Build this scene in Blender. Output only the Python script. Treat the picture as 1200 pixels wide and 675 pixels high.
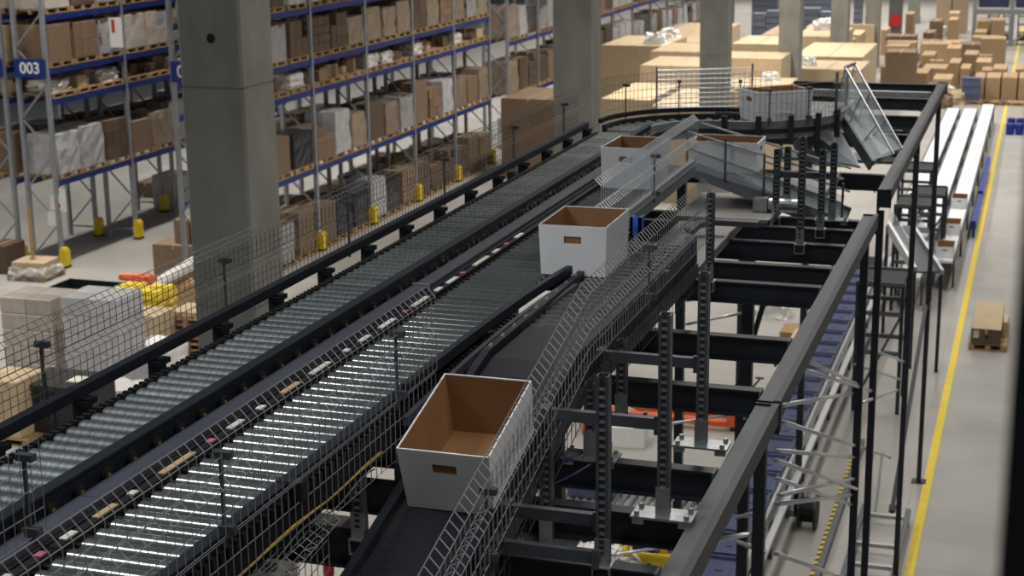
import bpy, math, random
from mathutils import Vector, Matrix
random.seed(7)
for o in list(bpy.data.objects): bpy.data.objects.remove(o)
scene = bpy.context.scene
C = scene.collection

# ------------------------------------------------------------------ camera
FPX, YAW, PITCH, ROLL = 1856.5, 0.32277, 0.24796, -0.012957
CAM = Vector((0, 0, 10))
_f = Vector((-math.sin(YAW)*math.cos(PITCH), math.cos(YAW)*math.cos(PITCH), -math.sin(PITCH)))
_r = Vector((math.cos(YAW), math.sin(YAW), 0)); _u = _r.cross(_f)
_c, _s = math.cos(ROLL), math.sin(ROLL)
_r, _u = _c*_r + _s*_u, -_s*_r + _c*_u
cd = bpy.data.cameras.new('camera'); cam = bpy.data.objects.new('camera', cd); C.objects.link(cam)
cd.sensor_width = 36; cd.lens = FPX/1200*36; cd.clip_start = 0.05; cd.clip_end = 400
cam.matrix_world = Matrix(((_r.x, _u.x, -_f.x, CAM.x), (_r.y, _u.y, -_f.y, CAM.y), (_r.z, _u.z, -_f.z, CAM.z), (0, 0, 0, 1)))
cd.dof.use_dof = True; cd.dof.focus_distance = 8.5; cd.dof.aperture_fstop = 4.0
scene.camera = cam

# ------------------------------------------------------------------ world, lamps, exposure
w = bpy.data.worlds.new('world'); scene.world = w; w.use_nodes = True
w.node_tree.nodes['Background'].inputs[0].default_value = (0.80, 0.90, 1.0, 1)
w.node_tree.nodes['Background'].inputs[1].default_value = 0.06
def strip(name, loc, sx, sy, power, col=(1, .95, .88), spread=130):
    l = bpy.data.lights.new(name, 'AREA'); l.shape = 'RECTANGLE'; l.size = sx; l.size_y = sy; l.energy = power; l.color = col; l.spread = math.radians(spread)
    o = bpy.data.objects.new(name, l); C.objects.link(o); o.location = loc
# rows of ceiling lamps over the hall, spaced evenly, light falling straight down
for yy in (20, 36, 52, 68, 84, 100, 116, 132):
    far = 1.8 if yy > 44 else 1
    for xx, pw, sp_ in ((-29, 640, 110), (-23, 680, 100), (-11.5, 600*(1 if yy < 44 else 2.2), 120), (-3.5, (480 if yy < 44 else 540), 150), (1.5, 290*far*(1 if yy < 44 else 1.35), 120)):
        strip('ceiling_lamp', (xx, yy, 14.5), 1.0, 10, pw, spread=sp_)
strip('ceiling_lamp', (-8.2, 5.0, 14.5), 3.0, .35, 420, (.90, .95, 1), 150)
strip('ceiling_lamp', (1.5, 4.0, 14.5), 1.0, 8, 320)
vs = scene.view_settings
vs.view_transform = 'Standard'; vs.look = 'None'; vs.exposure = 0.0; vs.gamma = 1; vs.use_curve_mapping = False

# ------------------------------------------------------------------ pixel helpers (photo pixels -> points in the hall)
def ray(px, py): return (px-600)/FPX*_r - (py-337.5)/FPX*_u + _f
def at_z(px, py, z): d = ray(px, py); return CAM + d*((z-10)/d.z)
def at_y(px, py, y): d = ray(px, py); return CAM + d*(y/d.y)
def at_x(px, py, x): d = ray(px, py); return CAM + d*(x/d.x)
def proj(P):
    P = Vector(P)-CAM; k = P.dot(_f)
    if k < .1: return (-9999, -9999)
    return (600+FPX*P.dot(_r)/k, 337.5-FPX*P.dot(_u)/k)

# ------------------------------------------------------------------ materials
MATS = {}
def mat(name, col, rough=.6, metal=0, var=.12, scale=6, bump=0, rnd=0, col2=None, trans=0, spec=.5, stretch=None, alpha=1):
    m = bpy.data.materials.new(name); m.use_nodes = True; nt = m.node_tree; N = nt.nodes; L = nt.links
    b = N['Principled BSDF']; b.inputs['Roughness'].default_value = rough; b.inputs['Metallic'].default_value = metal
    b.inputs['Specular IOR Level'].default_value = spec
    if trans: b.inputs['Transmission Weight'].default_value = trans
    if alpha < 1: b.inputs['Alpha'].default_value = alpha
    tc = N.new('ShaderNodeTexCoord'); mp = N.new('ShaderNodeMapping'); L.new(tc.outputs['Object'], mp.inputs[0])
    if stretch: mp.inputs['Scale'].default_value = stretch
    n = N.new('ShaderNodeTexNoise'); n.inputs['Scale'].default_value = scale; n.inputs['Detail'].default_value = 5; L.new(mp.outputs[0], n.inputs[0])
    r = N.new('ShaderNodeValToRGB'); L.new(n.outputs[0], r.inputs[0])
    c2 = col2 or tuple(min(1, c*(1+var)) for c in col); c1 = col if col2 else tuple(c*(1-var) for c in col)
    r.color_ramp.elements[0].position = .3; r.color_ramp.elements[1].position = .7
    r.color_ramp.elements[0].color = (*c1, 1); r.color_ramp.elements[1].color = (*c2, 1)
    out = r.outputs[0]
    if rnd:
        oi = N.new('ShaderNodeObjectInfo'); mr = N.new('ShaderNodeMapRange'); L.new(oi.outputs['Random'], mr.inputs[0])
        mr.inputs[3].default_value = 1-rnd; mr.inputs[4].default_value = 1+rnd
        mx = N.new('ShaderNodeVectorMath'); mx.operation = 'SCALE'; L.new(out, mx.inputs[0]); L.new(mr.outputs[0], mx.inputs['Scale']); out = mx.outputs[0]
    L.new(out, b.inputs['Base Color'])
    if bump:
        bp = N.new('ShaderNodeBump'); bp.inputs['Strength'].default_value = bump; bp.inputs['Distance'].default_value = .02
        L.new(n.outputs[0], bp.inputs['Height']); L.new(bp.outputs[0], b.inputs['Normal'])
    MATS[name] = m; return m
mat('floor', (.36, .345, .32), .42, var=.10, scale=.8)
def floor_joints(m):   # saw-cut slab joints, a fact of the slab itself
    nt = m.node_tree; N = nt.nodes; L = nt.links; b = N['Principled BSDF']
    src = b.inputs['Base Color'].links[0].from_socket
    tc = N.new('ShaderNodeTexCoord'); br = N.new('ShaderNodeTexBrick'); L.new(tc.outputs['Object'], br.inputs[0])
    br.offset = 0; br.inputs['Scale'].default_value = 1; br.inputs['Brick Width'].default_value = 1.6; br.inputs['Row Height'].default_value = 1.2
    br.inputs['Mortar Size'].default_value = .012; br.inputs['Color1'].default_value = (1, 1, 1, 1); br.inputs['Color2'].default_value = (.94, .94, .95, 1); br.inputs['Mortar'].default_value = (.8, .79, .78, 1)
    mx = N.new('ShaderNodeMix'); mx.data_type = 'RGBA'; mx.blend_type = 'MULTIPLY'; mx.inputs[0].default_value = 1
    L.new(src, mx.inputs[6]); L.new(br.outputs[0], mx.inputs[7]); L.new(mx.outputs[2], b.inputs['Base Color'])
floor_joints(MATS['floor'])
mat('wall', (.55, .55, .54), .7, scale=.5)
mat('concrete', (.25, .245, .215), .8, var=.16, scale=2.2, bump=.1, stretch=(1, 1, .5))
mat('hole', (.01, .01, .01), .9)
mat('roller', (.11, .118, .115), .18, metal=.5, scale=5, col2=(.18, .19, .187), stretch=(9, .3, .3), rnd=.16)
mat('rollerdull', (.035, .04, .04), .52, metal=.55, scale=6, col2=(.15, .163, .163), stretch=(9, .3, .3), rnd=.25)
mat('dark', (.011, .014, .021), .5, spec=.35, var=.2, scale=8)
mat('darksoft', (.007, .008, .011), .7, spec=.3, var=.2, scale=8)
mat('duct', (.055, .058, .078), .5, var=.12, scale=4, stretch=(6, .5, 2))
mat('ductlight', (.18, .185, .21), .45, var=.12, scale=4)
mat('beam', (.012, .0155, .022), .45, spec=.42, var=.15, scale=5)
mat('beamgrey', (.07, .074, .082), .5, var=.12, scale=5)
mat('galv', (.42, .44, .45), .36, metal=.85, var=.18, scale=14)
mat('galvdark', (.10, .11, .125), .42, metal=.6, var=.18, scale=14)
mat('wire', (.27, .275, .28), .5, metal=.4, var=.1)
mat('wirebright', (.85, .86, .88), .3, metal=.5, var=.1)  # glints on the third-tote guard are put into this pale colour
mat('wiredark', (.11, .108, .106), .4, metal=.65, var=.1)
mat('belt', (.010, .011, .016), .5, spec=.35, var=.2, scale=30)
mat('rackblue', (.008, .024, .17), .45, var=.12, scale=3)
mat('rackgrey', (.31, .33, .36), .45, metal=.3, var=.1)
mat('signblue', (.012, .035, .22), .4)
mat('white', (.75, .75, .74), .5, var=.05)
mat('yellow', (.55, .36, .02), .45, var=.1)
mat('yellowbright', (.75, .55, .02), .5, var=.08)
mat('olive', (.20, .155, .02), .5)
mat('black', (.012, .012, .013), .5, var=.2)
mat('wood', (.36, .23, .11), .75, var=.25, scale=8, stretch=(1, 6, 6), rnd=.2)
mat('carton', (.21, .14, .088), .75, var=.08, scale=4, rnd=.16)
mat('cartonlight', (.50, .385, .245), .75, var=.06, scale=4, rnd=.10)
mat('cartondark', (.105, .07, .047), .75, var=.08, scale=4, rnd=.18)
mat('cartonmid', (.40, .275, .155), .75, var=.06, scale=4, rnd=.14)
mat('brightsteel', (.72, .74, .76), .3, metal=.5, var=.06)
mat('tape', (.42, .30, .16), .35, var=.05)
mat('wrap', (.42, .42, .43), .25, var=.12, scale=5, bump=.3, rnd=.15)
mat('wrapbrown', (.27, .21, .16), .25, var=.15, scale=5, bump=.3, rnd=.2)
mat('wrappale', (.36, .32, .28), .25, var=.12, scale=5, bump=.2, rnd=.12)
mat('wrapdark', (.03, .032, .04), .3, var=.3, scale=5, bump=.3)
mat('clearwrap', (.8, .82, .85), .18, var=.1, scale=12, bump=.6, alpha=.35)
mat('toteout', (.80, .81, .83), .45, var=.05, scale=5)
mat('totein', (.28, .145, .062), .7, var=.08, scale=5)
mat('toteblue', (.045, .055, .13), .4, var=.1)
mat('toteblue2', (.09, .11, .20), .4, var=.1)
mat('crateblue', (.01, .035, .26), .4)
mat('greystack', (.19, .21, .27), .55, var=.1, rnd=.12)
mat('orange', (.62, .10, .015), .45)
mat('red', (.5, .02, .02), .4)
mat('green', (.01, .10, .05), .5)
mat('darkgreen', (.006, .014, .018), .6)
mat('pink', (.5, .13, .2), .5)
mat('label', (.6, .58, .5), .6)
mat('tan', (.46, .32, .18), .6)
mat('sensorblue', (.02, .12, .55), .35)
mat('purple', (.06, .02, .12), .5)
mat('whitebelt', (.84, .85, .86), .35, var=.04)
mat('glass', (.75, .85, .86), .08, alpha=.22, var=.02)
mat('steel', (.30, .33, .35), .28, metal=.9, var=.1, scale=3)
mat('bag', (.62, .60, .58), .6, var=.1, bump=.3)
mat('deck', (.22, .215, .21), .55, var=.12, scale=5)
mat('darkgreypillar', (.10, .10, .095), .8, var=.15, scale=2)

# ------------------------------------------------------------------ mesh builder
class MB:
    def __init__(s): s.v = []; s.f = []; s.m = []
    def quad(s, a, mi=0):
        k = len(s.v); s.v += [tuple(p) for p in a]; s.f.append(tuple(range(k, k+len(a)))); s.m.append(mi); return s
    def box(s, x0, x1, y0, y1, z0, z1, mi=0):
        k = len(s.v)
        s.v += [(x, y, z) for z in (z0, z1) for y in (y0, y1) for x in (x0, x1)]
        for q in ((0, 2, 3, 1), (4, 5, 7, 6), (0, 1, 5, 4), (2, 6, 7, 3), (0, 4, 6, 2), (1, 3, 7, 5)):
            s.f.append(tuple(k+i for i in q)); s.m.append(mi)
        return s
    def bar(s, a, b, wx, wy, mi=0, up=None):   # rectangular bar between two points
        a = Vector(a); b = Vector(b); d = (b-a).normalized()
        up = Vector(up) if up else (Vector((0, 0, 1)) if abs(d.z) < .9 else Vector((0, 1, 0)))
        e = d.cross(up).normalized(); g = e.cross(d).normalized()
        k = len(s.v)
        for p in (a, b):
            for i, j in ((-1, -1), (1, -1), (1, 1), (-1, 1)): s.v.append(tuple(p+e*(i*wx/2)+g*(j*wy/2)))
        for q in ((0, 3, 2, 1), (4, 5, 6, 7), (0, 1, 5, 4), (1, 2, 6, 5), (2, 3, 7, 6), (3, 0, 4, 7)):
            s.f.append(tuple(k+i for i in q)); s.m.append(mi)
        return s
    def tube(s, pts, r, n=6, mi=0, cap=True, rr=None):
        pts = [Vector(p) for p in pts]; k = len(s.v); prev = None
        for i, p in enumerate(pts):
            d = (pts[min(i+1, len(pts)-1)]-pts[max(i-1, 0)]).normalized()
            if prev is None:
                ref = Vector((0, 0, 1)) if abs(d.z) < .9 else Vector((0, 1, 0)); e = d.cross(ref).normalized()
            else:
                e = (prev - d*prev.dot(d)).normalized()
            prev = e; g = d.cross(e); rad = rr[i] if rr else r
            for j in range(n):
                a = 2*math.pi*j/n; s.v.append(tuple(p+e*(rad*math.cos(a))+g*(rad*math.sin(a))))
        for i in range(len(pts)-1):
            for j in range(n):
                s.f.append((k+i*n+j, k+i*n+(j+1) % n, k+(i+1)*n+(j+1) % n, k+(i+1)*n+j)); s.m.append(mi)
        if cap:
            s.f.append(tuple(k+j for j in reversed(range(n)))); s.m.append(mi)
            e = k+(len(pts)-1)*n; s.f.append(tuple(e+j for j in range(n))); s.m.append(mi)
        return s
    def ribbon(s, path, prof, mi=0, closed=True):  # sweep a profile [(side, up)] along a path, side = right of travel (level)
        path = [Vector(p) for p in path]; k = len(s.v); n = len(prof)
        for i, p in enumerate(path):
            d = path[min(i+1, len(path)-1)]-path[max(i-1, 0)]; d.z = 0; d.normalize(); e = Vector((d.y, -d.x, 0))
            for a, b in prof: s.v.append(tuple(p+e*a+Vector((0, 0, b))))
        for i in range(len(path)-1):
            for j in range(n if closed else n-1):
                s.f.append((k+i*n+j, k+i*n+(j+1) % n, k+(i+1)*n+(j+1) % n, k+(i+1)*n+j)); s.m.append(mi)
        if closed:
            s.f.append(tuple(k+j for j in reversed(range(n)))); s.m.append(mi)
            e = k+(len(path)-1)*n; s.f.append(tuple(e+j for j in range(n))); s.m.append(mi)
        return s
    def ibeam(s, a, b, h, wf, t=.012, mi=0, mt=None):  # I section, top flange flush with the line a-b
        a = Vector(a); b = Vector(b); Z = Vector((0, 0, 1))
        s.bar(a-Z*t/2, b-Z*t/2, wf, t, mi if mt is None else mt)
        s.bar(a-Z*(h-t/2), b-Z*(h-t/2), wf, t, mi)
        s.bar(a-Z*h/2, b-Z*h/2, t, h-2*t, mi)
        return s
    def mesh(s, name, mats, smooth=False):
        me = bpy.data.meshes.new(name); me.from_pydata(s.v, [], s.f)
        for m in mats: me.materials.append(MATS[m])
        me.polygons.foreach_set('material_index', s.m)
        if smooth: me.polygons.foreach_set('use_smooth', [True]*len(s.f))
        me.update(); return me
    def build(s, name, mats, parent=None, label=None, cat=None, group=None, kind=None, smooth=False):
        if isinstance(mats, str): mats = [mats]
        o = bpy.data.objects.new(name, s.mesh(name, mats, smooth)); C.objects.link(o)
        if parent is not None: o.parent = parent; o.location = -world_loc(parent)
        return tag(o, label, cat, group, kind)
def world_loc(o):
    p = Vector(o.location)
    while o.parent: o = o.parent; p = p+Vector(o.location)
    return p
USED = {}
def tag(o, label=None, cat=None, group=None, kind=None):
    if label: o['label'] = label
    if cat: o['category'] = cat
    if group: o['group'] = group
    if kind: o['kind'] = kind
    return o
def thing(name, label, cat, loc=(0, 0, 0), group=None, rz=0):
    o = bpy.data.objects.new(name, None); C.objects.link(o); o.location = loc; o.rotation_euler.z = rz; o.empty_display_size = .1
    return tag(o, label, cat, group)
def inst(me, name, parent=None, loc=(0, 0, 0), rot=(0, 0, 0), label=None, cat=None, group=None, kind=None, scale=None):
    o = bpy.data.objects.new(name, me); C.objects.link(o); o.location = loc; o.rotation_euler = rot
    if scale: o.scale = scale
    if parent is not None: o.parent = parent
    return tag(o, label, cat, group, kind)
ORD = 'first second third fourth fifth sixth seventh eighth ninth tenth eleventh twelfth thirteenth fourteenth fifteenth sixteenth seventeenth eighteenth nineteenth twentieth'.split()
ORD += ['twenty-'+x for x in ORD[:9]]+['thirtieth']+['thirty-'+x for x in ORD[:9]]+['fortieth']+['forty-'+x for x in ORD[:9]]

# ================================================================== SETTING
MB().box(-70, 14, -6, 150, -.3, 0).build('floor', 'floor', kind='structure')
MB().box(-70, 14, 150, 150.4, 0, 16).build('wall_far', 'wall', kind='structure')
MB().box(-1.44, -1.30, 18, 118, 0.001, .006).build('floor_stripe', 'yellowbright', label='long yellow floor marking stripe along the right-hand aisle', cat='floor marking')

# ------------------------------------------------------------------ concrete pillars
PIL = [16.15, 30.9, 45.5, 60.0, 75.3, 90.4]
plab = ['nearest massive concrete pillar with a dark round hole near its top', 'concrete pillar behind the far end of the roller lanes, second in the row', 'concrete pillar behind the wire guard of the far bend, third in the row', 'concrete pillar rising out of the large tan cartons, fourth in the row', 'slim-looking grey concrete pillar far back, fifth in the row', 'distant grey concrete pillar beside the far carton piles, sixth in the row']
for i, y in enumerate(PIL):
    t = thing('concrete_pillar', plab[i], 'pillar', (-9, y+.4, 0), 'row of concrete pillars')
    b = MB(); cch = .03; x0, x1, y0, y1 = -9.4, -8.6, y, y+.8
    ring = [(x0+cch, y0), (x1-cch, y0), (x1, y0+cch), (x1, y1-cch), (x1-cch, y1), (x0+cch, y1), (x0, y1-cch), (x0, y0+cch)]
    zs = [0, 2.6, 2.62, 5.2, 5.22, 7.8, 7.82, 10.4, 10.42, 15]
    for a in range(len(zs)-1):
        ins = .006 if a % 2 else 0
        for j in range(8):
            p, q = ring[j], ring[(j+1) % 8]
            sh = lambda c: (c[0]+(ins if c[0] < -9 else -ins), c[1]+(ins if c[1] < y+.4 else -ins))
            p, q = sh(p), sh(q)
            b.quad([(*p, zs[a]), (*q, zs[a]), (*q, zs[a+1]), (*p, zs[a+1])])
    b.build('shaft', 'concrete', t)
    if i == 0:
        h = at_y(247, 45, y); MB().tube([(h.x, y-.004, h.z), (h.x, y+.02, h.z)], .055, 16).build('anchor_hole', 'hole', t)
t = thing('concrete_pillar', 'dark grey pillar with a red round sign among the far piles', 'pillar', (-9, 105, 0), 'row of concrete pillars')
MB().box(-9.4, -8.6, 104.6, 105.4, 0, 15).box(-9.46, -8.54, 104.54, 105.46, 0, .5).build('shaft', 'darkgreypillar', t)
h = at_y(1049, 24, 104.5); MB().tube([(h.x, 104.52, h.z), (h.x, 104.60, h.z)], .38, 16).build('round_sign', 'red', t)
t = thing('concrete_pillar', 'farthest pale grey pillar just right of the dark pillar', 'pillar', (-9, 120, 0), 'row of concrete pillars')
MB().box(-9.4, -8.6, 119.6, 120.4, 0, 15).box(-9.46, -8.54, 119.54, 120.46, 0, .5).build('shaft', 'concrete', t)

# ================================================================== MEZZANINE STEELWORK
BZ, RZ = 6.85, 7.40
BEAMY = [5.4, 6.1, 6.81, 7.5, 8.19, 9.70, 10.91, 12.51, 13.18, 14.07, 14.74, 15.19, 17.76, 20.78, 22.5, 24.4, 26.2]
wherebeam = ['under the front carton tote, nearest the camera', 'second from the camera', 'third from the camera, with a short post clamped on it', 'fourth from the camera, with a bolted foot plate', 'fifth from the camera, with a bolted foot plate', 'sixth from the camera, just before the splice post', 'seventh from the camera', 'eighth from the camera, below the tall leg with the square clamp', 'ninth from the camera', 'tenth from the camera, carrying the middle leg of the bend', 'eleventh from the camera', 'twelfth from the camera, last before the gap', 'at the foot of the steep chute', 'behind the chute, fourth from the far end', 'behind the chute, third from the far end', 'behind the chute, second from the far end', 'at the far end of the platform']
for i, y in enumerate(BEAMY):
    xl = -5.3 if y < 16 else (-4.4 if y < 23 else -3.83)
    t = thing('cross_beam', 'black steel cross beam of the platform, '+wherebeam[i], 'steel beam', ((xl-1.56)/2, y, BZ-.18), 'cross beams of the platform')
    MB().ibeam((xl, y, BZ), (-1.575, y, BZ), .18, .09, .012).build('i_section', 'beam', t)
    ep = MB().box(-1.575, -1.56, y-.05, y+.05, BZ-.18, BZ).build('end_plate', 'beamgrey', t)
    MB().tube([(-1.62, y-.03, BZ-.18), (-1.62, y-.03, BZ-.20)], .012, 6).tube([(-1.66, y-.03, BZ-.18), (-1.66, y-.03, BZ-.20)], .012, 6).build('bolts', 'galv', ep, kind='stuff')
for k, (a, b, lab) in enumerate([(4.4, 9.45, 'near length of the grey edge girder along the open side of the platform'), (9.50, 15.55, 'middle length of the grey edge girder, beyond the splice post'), (16.9, 26.6, 'far length of the grey edge girder, running to the platform end')]):
    t = thing('edge_girder', lab, 'steel girder', (-1.48, (a+b)/2, BZ-.3), 'edge girders of the platform')
    MB().box(-1.455, -1.41, a, b, BZ-.13, BZ).build('side_channel', 'beam', t)
    MB().box(-1.557, -1.455, a, b, BZ-.034, BZ-.02).build('top_flange', 'beamgrey', t)  # same steel as the web; light from above is put into its grey
    MB().box(-1.557, -1.543, a, b, BZ-.256, BZ-.034).build('web', 'beam', t)
    MB().box(-1.556, -1.405, a-.006, a+.008, BZ-.20, BZ-.004).build('splice_plate', 'beam', t); MB().box(-1.556, -1.405, b-.008, b+.006, BZ-.20, BZ-.004).build('splice_plate', 'beam', t)
for y, lab in [(9.47, 'black square post under the girder splice, nearest the camera'), (15.50, 'black square post under the far end of the middle girder'), (17.0, 'black square post under the near end of the far girder'), (22.0, 'black square post between the chute and the platform end'), (26.45, 'black square post at the far corner, its foot beside the yellow stripe')]:
    t = thing('platform_post', lab, 'post', (-1.52, y, 0), 'outer posts of the platform')
    MB().box(-1.557, -1.483, y-.037, y+.037, .012, BZ-.256).build('shaft', 'beam', t)
    MB().box(-1.64, -1.40, y-.12, y+.12, 0, .012).build('base_plate', 'beam', t)
for (x, y), lab in zip([(-3.1, 18.0), (-3.9, 18.0), (-3.3, 24.4), (-4.3, 24.4), (-6.0, 18.0), (-3.3, 10.9), (-2.6, 15.2), (-4.9, 12.5)],
                       ['black inner post seen between the seventh and eighth cross beams', 'black inner post left of the tall punched legs', 'black inner post below the chute', 'black inner post deep below the bend', 'black inner post under the left lane', 'black inner post below the transfer', 'black inner post below the deck plates', 'black inner post under the left rollers']):
    t = thing('platform_post', lab, 'post', (x, y, 0), 'inner posts of the platform')
    MB().box(x-.05, x+.05, y-.05, y+.05, .012, BZ-.19).build('shaft', 'beam', t)
    MB().box(x-.12, x+.12, y-.12, y+.12, 0, .012).build('base_plate', 'beam', t)
# bracing rods below the platform (round tubes with flattened bolted ends)
RODS = [((916, 475), (998, 461), 9.55, 15.46, 'thick dull tube left of the outer posts, topmost of its bundle'), ((916, 494), (1043, 536), 9.6, 21.95, 'long bright tube sloping down to the third outer post'), ((910, 528), (1000, 536), 9.55, 15.46, 'short bright tube, almost level'), ((908, 539), (1004, 573), 9.5, 15.46, 'bright tube sloping down past two outer posts'), ((910, 561), (997, 591), 9.55, 15.46, 'bright tube ending at the hazard strip'), ((910, 591), (997, 580), 9.6, 15.46, 'dull tube sloping up to the hazard strip'), ((908, 648), (995, 680), 9.55, 15.46, 'lowest bright tube at the frame edge'),
        ((930, 430), (1021, 458), 10.6, 16.95, 'short bright tube above the blue tote line'), ((1026, 411), (1059, 424), 17.05, 21.95, 'very short bright tube between two outer posts'), ((1002, 427), (1055, 445), 15.54, 21.9, 'bright tube behind the second outer post'), ((800, 381), (874, 366), 18, 18, 'pale tube rising to the right behind the tall legs'), ((761, 500), (870, 484), 17, 18, 'pale tube below the sixth cross beam'), ((652, 540), (790, 586), 10.9, 10.9, 'dull tube crossing above the lower rollers'), ((718, 651), (795, 638), 14, 15, 'dull tube above the yellow crate'), ((824, 636), (898, 622), 9.47, 9.47, 'dull tube beside the splice post'), ((799, 353), (873, 343), 18, 18, 'pale tube just below the eighth cross beam'), ((914, 580), (1000, 561), 9.55, 15.46, 'tube rising gently across the blue tote line'), ((862, 606), (898, 600), 9.47, 9.47, 'short tube reaching the splice post from the left'), ((862, 634), (898, 647), 9.47, 9.47, 'short tube sloping down to the splice post'), ((936, 418), (1004, 450), 10.8, 15.46, 'thin tube sloping down beside the blue tote line'), ((1010, 472), (1052, 457), 15.54, 21.9, 'thin tube rising between the second and third outer posts')]
for a, b, ya, yb, lab in RODS:
    A = at_y(*a, ya); B = at_y(*b, yb); d = (B-A).normalized()
    t = thing('bracing_rod', 'steel bracing rod, '+lab, 'bracing', tuple((A+B)/2), 'bracing rods below the platform')
    MB().tube([A+d*.06, B-d*.06], .0165, 10).build('tube', 'brightsteel', t, smooth=True)
    MB().bar(A, A+d*.1, .045, .012).build('flattened_end', 'galv', t); MB().bar(B-d*.1, B, .045, .012).build('flattened_end', 'galv', t)
    MB().tube([B-d*.03+Vector((0, -.012, 0)), B-d*.03+Vector((0, -.035, 0))], .016, 6).build('bolt', 'galvdark', t)
# diagonal flat braces in black
for (a, b, ya, yb, lab) in [((1085, 358), (1045, 600), 26.4, 22.1, 'dark diagonal strut between the two farthest outer posts'), ((895, 355), (865, 455), 17.9, 17.9, 'dark diagonal strut behind the tall legs')]:
    A = at_y(*a, ya); B = at_y(*b, yb)
    MB().bar(A, B, .06, .06).bar(A, A+(B-A)*.03, .10, .02).bar(B+(A-B)*.03, B, .10, .02).build('diagonal_strut', 'beam', label=lab, cat='bracing')

# ================================================================== ROLLER LANES
PITCHR, RR = .11, .050
def roller_mesh(L, m='roller'):
    b = MB(); b.tube([(-L/2+.003, 0, 0), (L/2-.003, 0, 0)], RR, 22, cap=False); nb = len(b.f)
    for sx in (-1, 1):
        ring = [(RR*math.cos(2*math.pi*j/22), RR*math.sin(2*math.pi*j/22)) for j in range(22)]
        out = [(sx*(L/2-.003), c, d) for c, d in ring]; inn = [(sx*L/2, c*.92, d*.92) for c, d in ring]
        for j in range(22): b.quad([out[j], out[(j+1) % 22], inn[(j+1) % 22], inn[j]])
        b.quad(inn)
    b.tube([(-L/2-.03, 0, 0), (-L/2, 0, 0)], .008, 6).tube([(L/2, 0, 0), (L/2+.03, 0, 0)], .008, 6)
    me = b.mesh('roller', [m]); me.polygons.foreach_set('use_smooth', [p.index < nb for p in me.polygons]); me.update(); return me
def rollers(t, x0, x1, y0, y1, skip=None, m='roller'):
    me = roller_mesh(x1-x0, m); n = int((y1-y0)/PITCHR); wl = world_loc(t)
    for i in range(n):
        y = y0+i*PITCHR
        if skip and skip(y): continue
        inst(me, 'roller', t, Vector(((x0+x1)/2, y, RZ-RR))-wl, (random.random()*6, 0, 0))
# --- left lane
Y0 = 2.6
t = thing('roller_conveyor', 'dull grey roller lane on the left, running back to the bend', 'conveyor', (-4.27, 9.5, 7.1))
rollers(t, -4.51, -4.03, Y0, 16.75, m='rollerdull')
MB().box(-4.70, -4.64, Y0, 16.6, 7.44, 7.50).build('guide_bar', 'dark', t)
me = MB().box(-.045, .045, 0, .05, -.14, 0).box(-.01, .045, -.03, .10, -.04, -.01).mesh('guide_bracket', ['dark'])
for k in range(19): inst(me, 'guide_bracket', t, Vector((-4.645, 3.0+k*.75, 7.44))-world_loc(t))
MB().box(-4.58, -4.535, Y0, 16.6, 7.20, 7.37).build('side_frame', 'darksoft', t)
b = MB()
for k in range(250): y = Y0+.02+k*.056; b.box(-4.575, -4.53, y, y+.026, 7.37, 7.395)
b.build('chain_links', 'black', t, kind='stuff')
me = MB().box(-.0125, .0125, 0, .03, -.01, .01).box(-.018, .0, -.006, .036, -.016, -.008).mesh('red_indicator', ['red'])
for k in range(12): inst(me, 'red_indicator', t, Vector((-4.5875, 3.4+k*1.12, 7.35))-world_loc(t))
MB().box(-3.985, -3.945, Y0, 16.6, 7.20, 7.50).build('side_frame', 'dark', t)
MB().box(-3.999, -3.93, Y0, 16.6, 7.49, 7.503).build('side_cap', 'dark', t)
# drive caps in the gap between the lane and the cable duct
capm = MB().tube([(0, 0, 0), (.018, 0, 0)], .034, 12, 0).tube([(.018, 0, 0), (.024, 0, 0)], .011, 8, 1).box(-.012, .01, -.05, .05, -.07, -.03, 0).mesh('drive_cap', ['black', 'olive'])
for k in range(62):
    inst(capm, 'drive_cap', t, Vector((-3.925, 3.0+k*.22, 7.425))-world_loc(t))
me = MB().bar((-.02, -.04, -.015), (.02, .04, .015), .012, .006).mesh('spring_clip', ['galv'])
for k in range(62): inst(me, 'spring_clip', t, Vector((-3.915, 3.11+k*.22, 7.405))-world_loc(t))
# --- cable duct between the lanes
t = thing('cable_duct', 'wide lilac-grey cable duct running between the two roller lanes', 'cable duct', (-3.80, 9, 7.2))
for y0, y1 in [(Y0, 5.6), (5.605, 8.6), (8.605, 9.55), (9.56, 11.6), (11.605, 14.6)]:
    MB().box(-3.895, -3.785, y0, y1, 7.405, 7.425).box(-3.895, -3.885, y0, y1, 7.25, 7.405).box(-3.795, -3.785, y0, y1, 7.25, 7.405).build('duct_cover', 'duct', t)
MB().box(-3.885, -3.795, Y0, 14.6, 7.24, 7.26).build('duct_tray', 'dark', t)
MB().box(-3.78, -3.755, Y0, 14.6, 7.30, 7.40).build('duct_lip', 'darksoft', t)
MB().box(-3.90, -3.78, 9.535, 9.575, 7.40, 7.436).build('joint_clip', 'galv', t)
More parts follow.
